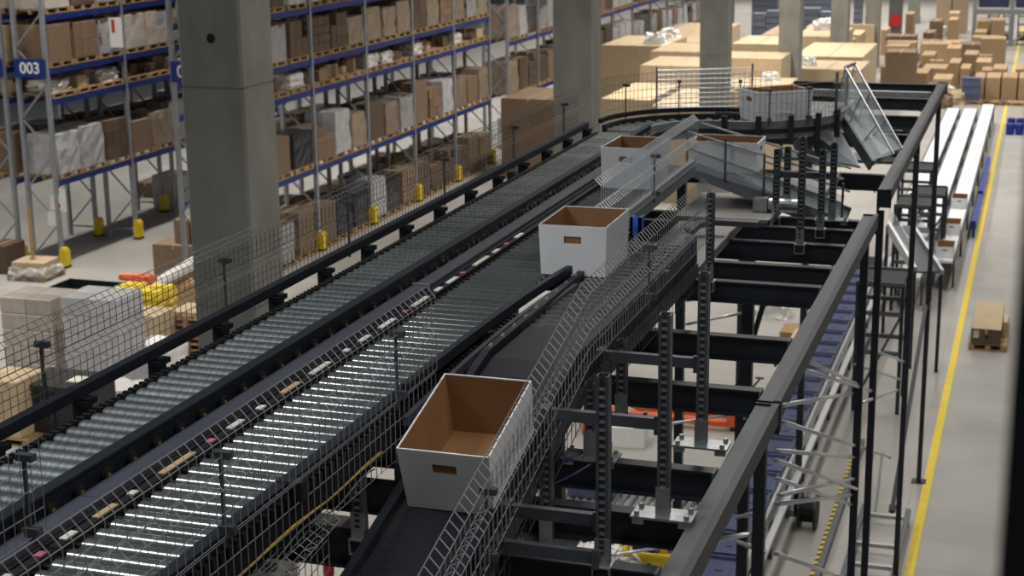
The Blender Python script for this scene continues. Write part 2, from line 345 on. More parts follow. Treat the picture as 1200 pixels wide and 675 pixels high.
# --- mid lane
t = thing('roller_conveyor', 'shiny roller lane in the middle, beside the yellow cable', 'conveyor', (-3.39, 9, 7.1))
rollers(t, -3.635, -3.155, Y0, 14.9)
MB().box(-3.745, -3.70, Y0, 14.9, 7.18, 7.395).build('side_frame', 'darksoft', t)
b = MB()
for k in range(160): y = Y0+.02+k*.075; b.box(-3.70, -3.645, y, y+.03, 7.30, 7.365)
b.build('bearing_blocks', 'black', t, kind='stuff')
stk = [('label', .10), ('pink', .05), ('label', .09), ('tan', .16), ('label', .05), ('tan', .30), ('pink', .05), ('label', .14), ('white', .06), ('tan', .20), ('label', .24), ('white', .05), ('label', .14), ('white', .22), ('pink', .04), ('label', .26), ('white', .10), ('white', .18), ('pink', .05), ('label', .3), ('label', .12), ('pink', .05), ('white', .16)]
y = 4.75
for m, l in stk:
    MB().box(-3.742, -3.708, y, y+l, 7.395, 7.402).build('sticker', m, t); y += l+.10+random.random()*.13
MB().box(-3.150, -3.10, Y0, 9.3, 7.16, 7.405).build('side_frame', 'dark', t)
MB().box(-3.150, -3.09, Y0, 9.3, 7.405, 7.415).build('side_cap', 'dark', t)
MB().box(-3.145, -3.10, 11.7, 14.9, 7.28, 7.43).build('side_frame', 'ductlight', t)
b = MB()
for k in range(98): y = Y0+.03+k*.068; b.box(-3.10, -3.065, y, y+.032, 7.30, 7.36)
b.build('chain_links', 'black', t, kind='stuff')
MB().box(-3.10, -3.075, Y0, 9.2, 7.16, 7.29).build('lower_channel', 'darksoft', t)
cab = [(-3.055, 2.8+i*.2, 7.215+.010*math.sin(i*1.3)) for i in range(22)]
MB().tube(cab, .0062, 8).build('yellow_cable', 'yellow', t, smooth=True)
MB().tube([(-3.055, 7.4+i*.15, 7.20+.008*math.sin(i)) for i in range(3)], .006, 8).build('yellow_cable', 'yellow', t, smooth=True)
MB().tube([(-3.05, 5.2+i*.1, 7.16+.02*math.sin(i*.9)) for i in range(18)], .004, 6).build('grey_cable', 'galv', t, smooth=True)
for y in (6.02, 8.6):
    MB().box(-3.15, -3.02, y, y+.06, 7.33, 7.42).build('end_clamp', 'black', t)
for y in (Y0+.2, 6.7, 10.8): MB().box(-3.745, -3.10, y, y+.06, 7.16, 7.24).build('cross_member', 'dark', t)
# --- diverting guide rails curving out of the mid lane
t = thing('guide_rail', 'black curved guide rails steering totes over to the down belt', 'guide rail', (-3.0, 9, 7.42))
def arcpath(p0, p1, p2, n=14, z=0):
    p0, p1, p2 = Vector(p0), Vector(p1), Vector(p2)
    return [p0*(1-u)**2+p1*2*u*(1-u)+p2*u*u for u in [i/n for i in range(n+1)]]
cv = arcpath((-3.085, 7.4, 7.40), (-3.06, 9.3, 7.43), (-2.96, 10.1, 7.43))
MB().ribbon(cv, [(-.02, 0), (.02, 0), (.02, .06), (-.02, .06)]).build('rail', 'dark', t)
cv2 = arcpath((-3.0, 7.2, 7.30), (-3.02, 8.9, 7.38), (-2.90, 10.0, 7.38))
MB().ribbon(cv2, [(-.015, 0), (.015, 0), (.015, .05), (-.015, .05)]).build('rail', 'galvdark', t)
cv3 = arcpath((-2.955, 7.0, 7.15), (-2.96, 8.7, 7.40), (-2.87, 9.9, 7.40))
MB().ribbon(cv3, [(-.03, -.10), (.03, -.10), (.03, .02), (-.03, .02)]).build('side_plate', 'duct', t)
b = MB()
for i in range(40):
    y = 8.2+i*.055; b.box(-2.935, -2.895, y, y+.025, 7.39, 7.425)
b.build('bearing_blocks', 'black', t, kind='stuff')
b = MB()
for i in range(9):
    y = 8.25+i*.22; b.tube([(-2.915, y, 7.42), (-2.90, y+.03, 7.45), (-2.92, y+.06, 7.43)], .008, 5)
b.build('hose_fittings', 'galv', t, kind='stuff')
# --- right lane and down belt
t = thing('belt_conveyor', 'black down belt with a short roller bed at its crest, under the front tote', 'conveyor', (-2.64, 8, 6.9))
rollers(t, -2.87, -2.42, 8.93, 11.5)
def iz(y): return 7.395 if y > 8.15 else 7.395-(8.15-y)*.262
ys = [3.2+i*.2 for i in range(29)]
ys = [y for y in ys if y < 8.85]+[8.87]
b = MB(); b.ribbon([(-2.645, y, iz(y)) for y in ys], [(-.22, -.03), (.22, -.03), (.22, 0), (-.22, 0)]); b.build('belt', 'belt', t)
for s, nm in ((-1, 'l'), (1, 'r')):
    MB().ribbon([(-2.645+s*.255, y, iz(y)) for y in ys+[11.5]], [(-.022, -.16), (.022, -.16), (.022, .045), (-.022, .045)]).build('side_frame', 'dark', t)
    b = MB()
    for k in range(75): y = 4+k*.065; b.box(-2.645+s*.285-.006, -2.645+s*.285+.006, y, y+.022, iz(y)-.07, iz(y)-.04)
    b.build('punched_slots', 'galvdark', t, kind='stuff')
MB().ribbon([(-2.37, y, iz(y)) for y in ys+[11.5]], [(-.012, -.28), (.012, -.28), (.012, -.17), (-.012, -.17)]).build('skirt_plate', 'duct', t)
b = MB()
for k in range(14): y = 8.7+k*.2; b.box(-2.40, -2.36, y, y+.05, 7.36, 7.43)
b.build('clamp_blocks', 'dark', t, kind='stuff')
MB().box(-2.40, -2.33, 10.35, 10.40, 7.40, 7.43).build('green_lamp', 'green', t)

# ------------------------------------------------------------------ wire guards
def wire_guard(name_label, path, prof, dv=.068, hs=None, posts=(), base_z=None, mats=('wire', 'galvdark'), r=.0023, hstep=.105, rung=None):
    """V-bent welded wire panel swept along a path; prof = [(side, height)]"""
    path = [Vector(p) for p in path]
    mid = path[len(path)//2]
    t = thing('wire_guard', name_label, 'wire guard', tuple(mid), 'welded wire guards')
    seg = [0]
    for i in range(1, len(path)): seg.append(seg[-1]+(path[i]-path[i-1]).length)
    def P(s):
        for i in range(1, len(path)):
            if s <= seg[i]+1e-6:
                u = (s-seg[i-1])/(seg[i]-seg[i-1]); p = path[i-1].lerp(path[i], u)
                d = path[i]-path[i-1]
                return p, Vector((d.y, -d.x, 0)).normalized()
        return path[-1], Vector((path[-1]-path[-2]).yx.to_3d()).normalized()
    n = max(2, int(seg[-1]/dv)); b = MB(); b2 = MB()
    for k in range(n+1):
        p, e = P(seg[-1]*k/n)
        q = [p+e*a+Vector((0, 0, h)) for a, h in prof]
        b.tube(q, r, 4, cap=False)
        if rung:
            for j in range(len(prof)-1):
                if abs(prof[j+1][0])-abs(prof[j][0]) > .02: b2.tube([q[j], q[j+1]], rung, 4)
    t1 = b.build('upright_wires', mats[0], t, kind='stuff')
    if rung: b2.build('bent_rungs', mats[0], t, kind='stuff')
    b = MB(); hp = list(prof)
    for i in range(len(prof)-1):
        L = math.dist(prof[i], prof[i+1]); m = int(L/hstep)
        for j in range(1, m+1):
            u = j/(m+1); hp.append((prof[i][0]*(1-u)+prof[i+1][0]*u, prof[i][1]*(1-u)+prof[i+1][1]*u))
    for a, h in hp:
        pts = []
        for i, q in enumerate(path):
            p, e = P(max(seg[i]-1e-4, 1e-4)); pts.append(q+e*(a-.004)+Vector((0, 0, h)))
        b.tube(pts, min(r, .0026)*1.1, 4, cap=False)
    b.build('level_wires', mats[0], t, kind='stuff')
    for s in posts:
        p, e = P(s)
        po = MB().bar(p-e*.02+Vector((0, 0, -.06)), p-e*.02+Vector((0, 0, .36)), .014, .014).build('post', 'galvdark', t)
        MB().bar(p-e*.05+Vector((0, 0, .345)), p+e*.03+Vector((0, 0, .345)), .035, .03).build('clamp', 'galvdark', po); MB().bar(p-e*.04+Vector((0, 0, .02)), p+e*.03+Vector((0, 0, .02)), .035, .04).build('clamp', 'galvdark', po)
    return t
VP = [(0, 0), (0, .20), (.048, .25), (0, .275), (0, .41), (.048, .462)]
VPL = [(-a, h) for a, h in VP]
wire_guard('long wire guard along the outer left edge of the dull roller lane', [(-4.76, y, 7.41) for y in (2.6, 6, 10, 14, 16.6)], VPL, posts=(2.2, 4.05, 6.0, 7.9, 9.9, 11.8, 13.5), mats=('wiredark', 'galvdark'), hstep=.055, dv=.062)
wire_guard('wire guard end piece with a clamped post at the lower left corner', [(-3.79, y, 7.44) for y in (2.6, 4, 5.20)], [(0, 0), (0, .40)], posts=(2.52,))
wire_guard('wire guard standing in front of the shiny rollers of the middle lane', [(-3.02, y, 7.45) for y in (2.6, 4, 6, 7.72)], [(-a, h) for a, h in VP], posts=(2.75, 4.6), dv=.064, mats=('wire', 'galvdark'))
b_ = wire_guard('lower skirt of wire grid hanging beside the yellow cable', [(-3.03, y, 7.13) for y in (2.6, 4, 6, 7.72)], [(0, 0), (0, .30)], dv=.064)
incl = [(-2.27, y, iz(y)+.02) for y in (4.6, 5.5, 6.5, 7.5, 8.15, 8.6)]
wire_guard('wire guard sloping down beside the front tote on the black belt', incl, VPL, posts=(1.9,), dv=.064, r=.0027, rung=.0036)
wire_guard('level wire guard beside the short roller bed, right of the middle tote', [(-2.27, y, 7.42) for y in (8.62, 10, 11.45)], VPL, posts=(1.0,), dv=.062, rung=.0042, hstep=.2)
wire_guard('bright wire guard in front of the third tote on the middle lane', [(-3.05, y, 7.42) for y in (11.25, 13, 14.75)], VPL, posts=(1.8,), dv=.062, r=.002, rung=.0062, hstep=.2, mats=('wirebright', 'galvdark'))  # rungs thick and pale: their glint is put into shape and colour
wire_guard('small wire guard low beside the down belt, above a red light', [(-3.13, 5.0, 6.55), (-3.13, 5.7, 6.70), (-3.13, 6.5, 6.78)], [(0, 0), (0, .24), (.07, .27), (0, .31), (0, .40), (.05, .43)], posts=(.9,), dv=.064, r=.0026, rung=.0034)
wire_guard('grid of vertical wire hung below the frame of the down belt', [(-2.29, y, iz(y)-.27) for y in (4.6, 5.5, 6.5, 7.5, 8.15, 9.5, 11.0)], [(0, 0), (0, .28)], dv=.085, mats=('wiredark', 'galvdark'))

# ------------------------------------------------------------------ far bend
def arc(cx, cy, r, a0, a1, n, z): return [(cx+r*math.cos(math.radians(a0+(a1-a0)*i/n)), cy+r*math.sin(math.radians(a0+(a1-a0)*i/n)), z) for i in range(n+1)]
t = thing('bend_conveyor', 'S-shaped roller bend carrying a tote at the far end of the left lane', 'conveyor', (-3.3, 17.7, 7.1))
c1, c2 = (-3.35, 16.8), (-3.30, 18.6)
def sp(off, z):   # path offset to the right of travel
    a = arc(*c1, .92-off, 180, 90, 10, z); b2 = arc(*c2, .90+off, -90, 0, 10, z)
    return a+b2+[(c2[0]+.90+off, 19.6, z)]
for off, m in ((-.26, 'dark'), (.26, 'ductlight')):
    MB().ribbon(sp(off, 7.24), [(-.02, 0), (.02, 0), (.02, .20), (-.02, .20)]).build('side_frame', m, t)
MB().ribbon(sp(-.30, 7.46), [(-.02, 0), (.02, 0), (.02, .05), (-.02, .05)]).build('guide_bar', 'dark', t)
MB().ribbon(sp(.285, 7.30), [(-.006, 0), (.006, 0), (.006, .05), (-.006, .05)]).build('frame_groove', 'black', t)
rm = roller_mesh(.47, 'rollerdull'); pth = sp(0, RZ-RR); 
pv = [Vector(p) for p in pth]; L = [0]
for i in range(1, len(pv)): L.append(L[-1]+(pv[i]-pv[i-1]).length)
s_ = .06
while s_ < L[-1]:
    i = next(k for k in range(1, len(L)) if L[k] >= s_); d = pv[i]-pv[i-1]; p = pv[i-1]+d*((s_-L[i-1])/(L[i]-L[i-1]))
    inst(rm, 'roller', t, p-world_loc(t), (0, 0, math.atan2(d.y, d.x)-math.pi/2)); s_ += .12
for k in range(5):
    p = Vector(sp(.30, 7.3)[11+k*2]); MB().box(p.x-.03, p.x+.03, p.y-.03, p.y+.03, 7.18, 7.50).build('bracket', 'black', t)
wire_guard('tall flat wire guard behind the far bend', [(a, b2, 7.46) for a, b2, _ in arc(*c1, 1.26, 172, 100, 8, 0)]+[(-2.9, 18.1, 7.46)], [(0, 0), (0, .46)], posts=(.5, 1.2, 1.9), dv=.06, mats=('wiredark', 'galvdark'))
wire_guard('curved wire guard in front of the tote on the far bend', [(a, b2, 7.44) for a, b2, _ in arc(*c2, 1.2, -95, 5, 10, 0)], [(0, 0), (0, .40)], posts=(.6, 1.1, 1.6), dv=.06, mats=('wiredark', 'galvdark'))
t = thing('wire_guard', 'bank of bright level wires in front of the third pillar', 'wire guard', (-3.6, 18.5, 7.46))
b = MB()
for k in range(9):
    z = 7.46+k*.055; b.tube([(-4.25, 18.15, z), (-3.2, 18.55, z+.01)], .008, 5)
b.build('level_wires', 'wirebright', t, kind='stuff'); MB().box(-4.26, -4.24, 18.14, 18.16, 7.2, 7.94).build('post', 'galv', t); MB().box(-3.21, -3.19, 18.54, 18.56, 7.2, 7.96).build('post', 'galv', t)
# decline conveyor leaving the middle lane to the right
t = thing('decline_conveyor', 'short steel decline conveyor leaving the end of the middle lane', 'conveyor', (-2.6, 15.5, 7.0))
A0, A1 = Vector((-3.30, 15.5, 7.25)), Vector((-1.75, 15.5, 6.72))
for dy, m in ((-.02, 'ductlight'), (.56, 'galvdark')):
    o = Vector((0, dy, 0)); MB().bar(A0+o, A1+o, .03, .16).bar(A0+o+Vector((0, -.018, .03)), A1+o+Vector((0, -.018, .03)), .012, .03).build('side_frame', m, t)
MB().bar(A0+Vector((0, .27, .03)), A1+Vector((0, .27, .03)), .54, .02).build('belt', 'steel', t)
for dy in (-.05, .58):
    o = Vector((0, dy, .36)); MB().tube([A0+o, A1+o+Vector((0, 0, .12))], .012, 6).build('hand_bar', 'wire', t); MB().tube([A0+o+Vector((0, 0, -.16)), A1+o+Vector((0, 0, -.12))], .012, 6).build('hand_bar', 'wire', t)
for k in range(5):
    p = A0.lerp(A1, k/4); MB().box(p.x-.01, p.x+.01, 15.44, 15.46, p.z, p.z+.44).build('bar_post', 'galvdark', t)
MB().bar(A0+Vector((0, -.05, .10)), A1+Vector((0, -.05, .22)), .01, .20).build('side_panel', 'glass', t)
MB().tube([(-2.45, 15.35, 6.93), (-2.15, 15.35, 6.93)], .07, 14).box(-2.6, -2.46, 15.28, 15.42, 6.87, 7.0).build('drive_motor', 'galv', t, smooth=False)
# steep chute with clear side panels
t = thing('steep_chute', 'steep steel chute with clear side panels dropping from the bend', 'chute', (-1.95, 18.6, 6.9))
nA, nB = Vector((-2.24, 18.73, 7.42)), Vector((-1.74, 18.05, 6.90))
side = Vector((.06, .42, 0)); up = Vector((0, 0, 1))
for o, m in ((Vector(), 'galvdark'), (side, 'galvdark')):
    MB().bar(nA+o, nB+o, .03, .14).build('side_frame', m, t)
    tA, tB = nA+o+Vector((.09, 0, .50)), nB+o+Vector((.24, 0, .14)); e = Vector((.002, .010, 0))
    MB().quad([nA+o+up*.06, nB+o+up*.06, tB, tA]).quad([nA+o+up*.06+e, nB+o+up*.06+e, tB+e, tA+e]).build('clear_panel', 'glass', t)
    b = MB(); b.bar(tA, tB, .016, .016)
    for k in range(4): p = (nA+o).lerp(nB+o, k/3); b.bar(p, tA.lerp(tB, k/3), .014, .014)
    b.build('panel_frame', 'galv', t)
MB().quad([nA+up*.02, nB+up*.02, nB+side+up*.02, nA+side+up*.02]).quad([nA-up*.02, nA+side-up*.02, nB+side-up*.02, nB-up*.02]).build('chute_bed', 'steel', t)
MB().tube([nA+up*.5+Vector((.09, 0, 0)), nA+up*.5+side+Vector((.09, 0, 0))], .02, 8).tube([nA+up*.05, nA+up*.45], .02, 8).tube([nA+side+up*.05, nA+side+up*.45], .02, 8).build('head_frame', 'galv', t)
ap = [at_y(948, 153, 18.35), at_y(957, 186, 18.2), at_y(1008, 196, 18.05), at_y(982, 148, 18.5)]
MB().quad(ap).quad([q+Vector((0, .012, 0)) for q in reversed(ap)]).bar(ap[0], ap[3], .02, .02).bar(ap[1], ap[2], .02, .02).build('apron_plate', 'steel', t)
# curved steel sheet under the bend
b = MB(); pr = [(-2.62, 17.95, 7.14), (-2.55, 17.95, 6.98), (-2.35, 17.95, 6.90), (-2.05, 17.95, 6.89)]
for i in range(3): b.quad([pr[i], pr[i+1], Vector(pr[i+1])+Vector((0, .7, 0)), Vector(pr[i])+Vector((0, .7, 0))]).quad([Vector(pr[i])+Vector((0, .7, -.01)), Vector(pr[i+1])+Vector((0, .7, -.01)), Vector(pr[i+1])+Vector((0, 0, -.01)), Vector(pr[i])+Vector((0, 0, -.01))])
b.build('steel_slide', 'steel', label='curved bare steel slide sheet below the far bend', cat='slide', smooth=True)
# deck plates
for x0, x1, y0, y1, lab in [(-3.3, -2.35, 14.75, 16.2, 'grey deck plate below the decline conveyor'), (-2.75, -2.02, 16.2, 17.6, 'pale grey deck plate in front of the steel slide'), (-3.2, -2.6, 12.6, 14.7, 'grey deck plate between the middle lane and the tall punched leg')]:
    b = MB(); b.box(x0, x1, y0, y1, BZ+.002, BZ+.012).box(x0, x1, y0, y0+.012, BZ-.03, BZ+.05).box(x1-.012, x1, y0, y1, BZ-.03, BZ+.05)
    b.build('deck_plate', 'deck', label=lab, cat='deck plate')
b = MB(); b.ribbon([(-2.95, 13.95, 6.9), (-2.90, 14.08, 6.94), (-2.75, 14.15, 6.96), (-2.35, 14.15, 6.96)], [(-.05, 0), (.05, 0), (.05, .05), (-.05, .05)]); b.build('rounded_trim', 'duct', label='dark rounded edge trim in front of the deck plates', cat='trim')

# ------------------------------------------------------------------ punched steel legs
def leg(x, y, z0, z1, lab, foot='plate', wdt=.06, arm=None):
    t = thing('support_leg', lab, 'support leg', (x, y, z0), 'punched steel legs')
    b = MB(); b.box(x-wdt/2, x-wdt/2+.006, y-.03, y+.03, z0, z1).box(x+wdt/2-.006, x+wdt/2, y-.03, y+.03, z0, z1).box(x-wdt/2, x+wdt/2, y+.024, y+.03, z0, z1)
    b.box(x-wdt/2, x-wdt/2+.016, y-.034, y-.03, z0, z1).box(x+wdt/2-.016, x+wdt/2, y-.034, y-.03, z0, z1)
    ch = b.build('channel', 'galvdark', t)
    b = MB(); z = z0+.04
    while z < z1-.03: b.box(x-wdt/2+.016, x+wdt/2-.016, y-.033, y-.028, z-.004, z+.012); z += .04
    b.build('rungs', 'galv', ch, kind='stuff')
    MB().box(x-.012, x+.012, y-.031, y-.027, z0+.02, z1-.02).build('dark_slot', 'hole', ch)
    if foot == 'plate':
        fp = MB().box(x-.16, x+.16, y-.08, y+.08, z0-.004, z0+.008).build('foot_plate', 'galv', t)
        b = MB()
        for sx in (-.13, .13):
            for sy in (-.055, .055): b.tube([(x+sx, y+sy, z0+.008), (x+sx, y+sy, z0+.03)], .014, 6)
        for sx in (-.12, .12): b.box(x+sx-.03, x+sx+.03, y-.075, y-.045, z0-.035, z0-.004)
        b.build('bolts', 'galv', fp, kind='stuff')
        b = MB(); b.box(x-wdt/2-.006, x+wdt/2+.006, y-.04, y-.034, z0, z0+.16); b.build('foot_bracket', 'galv', t)
    else:
        b = MB(); s = .045
        b.box(x-s, x+s, y-.055, y+.06, z0-.085, z0-.077).box(x-s, x+s, y-.055, y+.06, z0-.008, z0).box(x-s, x-s+.008, y-.055, y+.06, z0-.077, z0-.008).box(x+s-.008, x+s, y-.055, y+.06, z0-.077, z0-.008)
        sc = b.build('square_clamp', 'galv', t)
        MB().box(x-s+.009, x+s-.009, y-.04, y+.05, z0-.076, z0-.009).build('clamp_core', 'hole', sc)
        fb = MB().box(x-wdt/2-.006, x+wdt/2+.006, y-.04, y-.034, z0, z0+.14).build('foot_bracket', 'galv', t)
        b = MB()
        for k in range(3): b.box(x-.012, x+.012, y-.042, y-.039, z0+.06+k*.03, z0+.075+k*.03)
        b.build('bracket_holes', 'hole', fb, kind='stuff')
    if arm:
        MB().box(arm, x-wdt/2, y-.025, y+.025, z1-.08, z1-.02).box(arm-.01, arm+.04, y-.06, y+.06, z1-.09, z1+.0).build('cross_arm', 'dark', t)
    return t
leg(-1.83, 6.80, BZ+.005, 7.80, 'tall punched leg nearest the camera on the right, on a square clamp', 'clamp')
leg(-1.69, 7.47, BZ+.005, 7.93, 'tall punched leg on a bolted foot plate, second of the three on the right', 'plate')
leg(-1.72, 8.57, BZ+.005, 7.88, 'tall punched leg on a bolted foot plate, third of the three on the right', 'plate')
leg(-2.46, 12.46, BZ+.005, 7.58, 'punched leg standing alone behind the wire guard end', 'clamp')
leg(-1.95, 14.02, BZ+.005, 7.82, 'front punched leg of the far bend, on the tenth beam', 'clamp')
leg(-1.86, 14.72, BZ+.005, 7.6, 'right front punched leg below the chute', 'clamp')
leg(-2.35, 15.14, BZ+.005, 7.52, 'left punched leg below the far bend', 'clamp')
leg(-2.29, 15.42, BZ+.02, 7.5, 'rear punched leg below the far bend', 'plate')
leg(-1.81, 15.15, BZ+.005, 7.6, 'rear right punched leg below the chute', 'plate')
leg(-3.08, 6.77, BZ+.005, 7.18, 'short punched leg under the middle lane, on a square clamp', 'clamp')
leg(-3.09, 5.28, BZ-.3, 7.15, 'punched leg under the middle lane at the lower frame edge', 'plate', .08)
leg(-2.30, 6.46, 6.4, 7.02, 'punched leg under the down belt, right of the front tote', 'plate')
leg(-2.30, 7.42, BZ-.2, 7.22, 'punched leg under the crest of the down belt', 'plate')
leg(-2.28, 8.9, BZ+.005, 7.35, 'punched leg under the short roller bed', 'plate')
leg(-2.28, 8.2, BZ+.005, 7.30, 'short punched leg just beyond the crest', 'plate')
for a, b2, y, z, lab in [(-2.36, -1.72, 7.52, 7.30, 'dark cross arm joining the down belt to the second tall leg'), (-2.36, -1.86, 6.86, 7.02, 'dark punched cross arm low beside the nearest tall leg'), (-2.36, -1.75, 8.62, 7.30, 'dark cross arm joining the roller bed to the third tall leg'), (-2.36, -1.82, 6.70, 6.90, 'punched cross arm just above the third beam'), (-2.36, -1.79, 15.14, 7.25, 'grey cross arm between the legs of the far bend')]:
    MB().box(a, b2, y-.02, y+.02, z, z+.06).box(a, a+.05, y-.05, y+.05, z-.01, z+.07).box(b2-.03, b2, y-.04, y-.02, z-.02, z+.08).build('cross_arm', 'galvdark', label=lab, cat='cross arm')
MB().tube([(-2.33, 8.3, 7.25), (-2.30, 8.25, 7.05), (-2.28, 8.22, 6.90), (-2.33, 8.15, 6.86), (-2.42, 8.1, 6.85)], .012, 8).tube([(-2.4, 7.45, 6.93), (-2.3, 7.46, 6.95), (-2.2, 7.5, 7.0), (-2.1, 7.55, 7.06)], .006, 6).build('cable', 'purple', label='thin purple cable dropping beside the short punched leg', cat='cable', smooth=True)
t = thing('photo_sensor', 'bright blue sensor bracket beside the middle tote', 'sensor', (-2.72, 11.0, 7.45))
MB().box(-2.76, -2.68, 10.98, 11.0, 7.52, 7.66).box(-2.76, -2.74, 10.98, 11.08, 7.52, 7.66).box(-2.70, -2.68, 10.98, 11.08, 7.52, 7.66).build('housing', 'sensorblue', t)
MB().box(-2.73, -2.71, 11.0, 11.02, 7.35, 7.53).build('stem', 'galv', t); MB().tube([(-2.70, 11.02, 7.52), (-2.66, 11.02, 7.40), (-2.69, 11.02, 7.30)], .006, 6).build('cable', 'black', t)

# ------------------------------------------------------------------ carton totes
def tote(lab, x, y, z, rz=0, rx=0, W=.48, Ln=.68, H=.345, out='toteout'):
    t = thing('carton_tote', lab, 'tote', (x, y, z), 'open carton totes'); t.rotation_euler = (rx, 0, rz)
    def kid(mb, n, m, sm=False, par=None):
        o = bpy.data.objects.new(n, mb.mesh(n, [m] if isinstance(m, str) else m, sm)); C.objects.link(o); o.parent = par or t; return o
    th = .008; tp = .012   # walls lean outward a little
    def ring(zz, ins): k = tp*(1-zz/H); return [(-W/2+k+ins, -Ln/2+k+ins, zz), (W/2-k-ins, -Ln/2+k+ins, zz), (W/2-k-ins, Ln/2-k-ins, zz), (-W/2+k+ins, Ln/2-k-ins, zz)]
    lo, hi = ring(0, 0), ring(H, 0); li, hi2 = ring(.008, th), ring(H, th)
    b = MB(); b.quad(lo[::-1])
    # side walls (long); end walls get a hand hole
    hz0, hz1, hw = H*.66, H*.80, .062
    def wall(p0, p1, q1, q0, hole):
        if not hole: b.quad([p0, p1, q1, q0]); return
        P = lambda u, v: Vector(p0).lerp(Vector(p1), u).lerp(Vector(q0).lerp(Vector(q1), u), v)
        u0, u1, v0, v1 = .5-hw/W, .5+hw/W, .66, .80
        for a, c, d, e in ((0, u0, 0, 1), (u1, 1, 0, 1), (u0, u1, 0, v0), (u0, u1, v1, 1)): b.quad([P(a, d), P(c, d), P(c, e), P(a, e)])
    for j in range(4):
        k = (j+1) % 4; wall(lo[j], lo[k], hi[k], hi[j], j == 0)
    ow = kid(b, 'outer_wall', out)
    b = MB(); b.quad(li)
    for j in range(4):
        k = (j+1) % 4; wall(li[k], li[j], hi2[j], hi2[k], False)
    kid(b, 'inner_wall', 'totein')
    b = MB()
    for j in range(4):
        k = (j+1) % 4
        A = Vector(hi[j]); B = Vector(hi[k]); A2 = Vector(hi2[j]); B2 = Vector(hi2[k]); dz = Vector((0, 0, .006))
        b.quad([A+dz, B+dz, B2+dz, A2+dz]).quad([A-dz*3, B-dz*3, B+dz, A+dz]).quad([A2+dz, B2+dz, B2-dz*3, A2-dz*3])
    rim = kid(b, 'rim', 'toteout')
    b = MB()
    for sy in (-1,):
        yy = sy*(Ln/2-.012)
        b.box(-hw-.008, hw+.008, yy-.006, yy+.006, hz1, hz1+.006).box(-hw-.008, hw+.008, yy-.006, yy+.006, hz0-.006, hz0).box(-hw-.008, -hw, yy-.006, yy+.006, hz0, hz1).box(hw, hw+.008, yy-.006, yy+.006, hz0, hz1)
    kid(b, 'hand_hole_edge', 'totein', par=ow)
    b = MB()
    for sx in (-1, 1): b.box(sx*(W/2-.003)-.003, sx*(W/2-.003)+.003, -.10, .10, H*.28, H*.30)
    kid(b, 'fold_seam', 'toteout', par=ow)
    return t
ytot = 7.13
tote('white carton tote tipping down the black belt in front, tan inside', -2.60, ytot-.02, iz(ytot-.02)+.003, 0, math.atan(.262), W=.475, Ln=.70)
tote('white carton tote sliding across from the middle lane to the down belt', -2.965, 10.50, RZ+.002, math.radians(1))
tote('white carton tote farther back on the middle lane, behind bright wires', -3.40, 13.72, RZ+.002, math.radians(-1), W=.46, H=.36)
tote('white carton tote standing turned on the far bend', -2.83, 17.98, RZ+.002, math.radians(-52), H=.34)
tote('white carton tote riding the steel decline conveyor', -2.95, 15.78, 7.20, math.radians(90), 0, H=.30)

# ================================================================== STOCK: cartons, pallets, loads
_cm = {}
def carton_mesh(w, d, h, m='carton', tape=True):
    key = (round(w, 2), round(d, 2), round(h, 2), m, tape)
    if key not in _cm:
        w, d, h = key[:3]; e = min(.012, w*.04, d*.04, h*.04); b = MB()
        # box with chamfered edges
        def ring(z, i): return [(-w/2+i, -d/2+i, z), (w/2-i, -d/2+i, z), (w/2-i, d/2-i, z), (-w/2+i, d/2-i, z)]
        R = [ring(0, e), ring(e, 0), ring(h-e, 0), ring(h, e)]
        b.quad(R[0][::-1]).quad(R[3])
        for a in range(3):
            for j in range(4): k = (j+1) % 4; b.quad([R[a][j], R[a][k], R[a+1][k], R[a+1][j]])
        if tape:
            tw = min(.03, w*.06)
            b.box(-tw, tw, -d/2-.002, d/2+.002, h, h+.003, 1).box(-tw, tw, -d/2-.003, -d/2, h-min(.12, h*.3), h+.003, 1)
        _cm[key] = b.mesh('carton', [m, 'tape'])
    return _cm[key]
def pallet_mesh(L, D):   # L along y, D along x
    b = MB()
    n = 7
    for i in range(n): x = -D/2+(i+.5)*D/n; b.box(x-D/n*.38, x+D/n*.38, -L/2, L/2, .118, .14)
    for y in (-L/2+.05, 0, L/2-.05): b.box(-D/2, D/2, y-.05, y+.05, .096, .118)
    for x in (-D/2+.05, 0, D/2-.05):
        for y in (-L/2+.06, 0, L/2-.06): b.box(x-.05, x+.05, y-.06, y+.06, .02, .096)
    for x in (-D/2+.05, 0, D/2-.05): b.box(x-.05, x+.05, -L/2, L/2, 0, .02)
    return b.mesh('pallet', ['wood'])
PAL = pallet_mesh(1.14, 1.0)
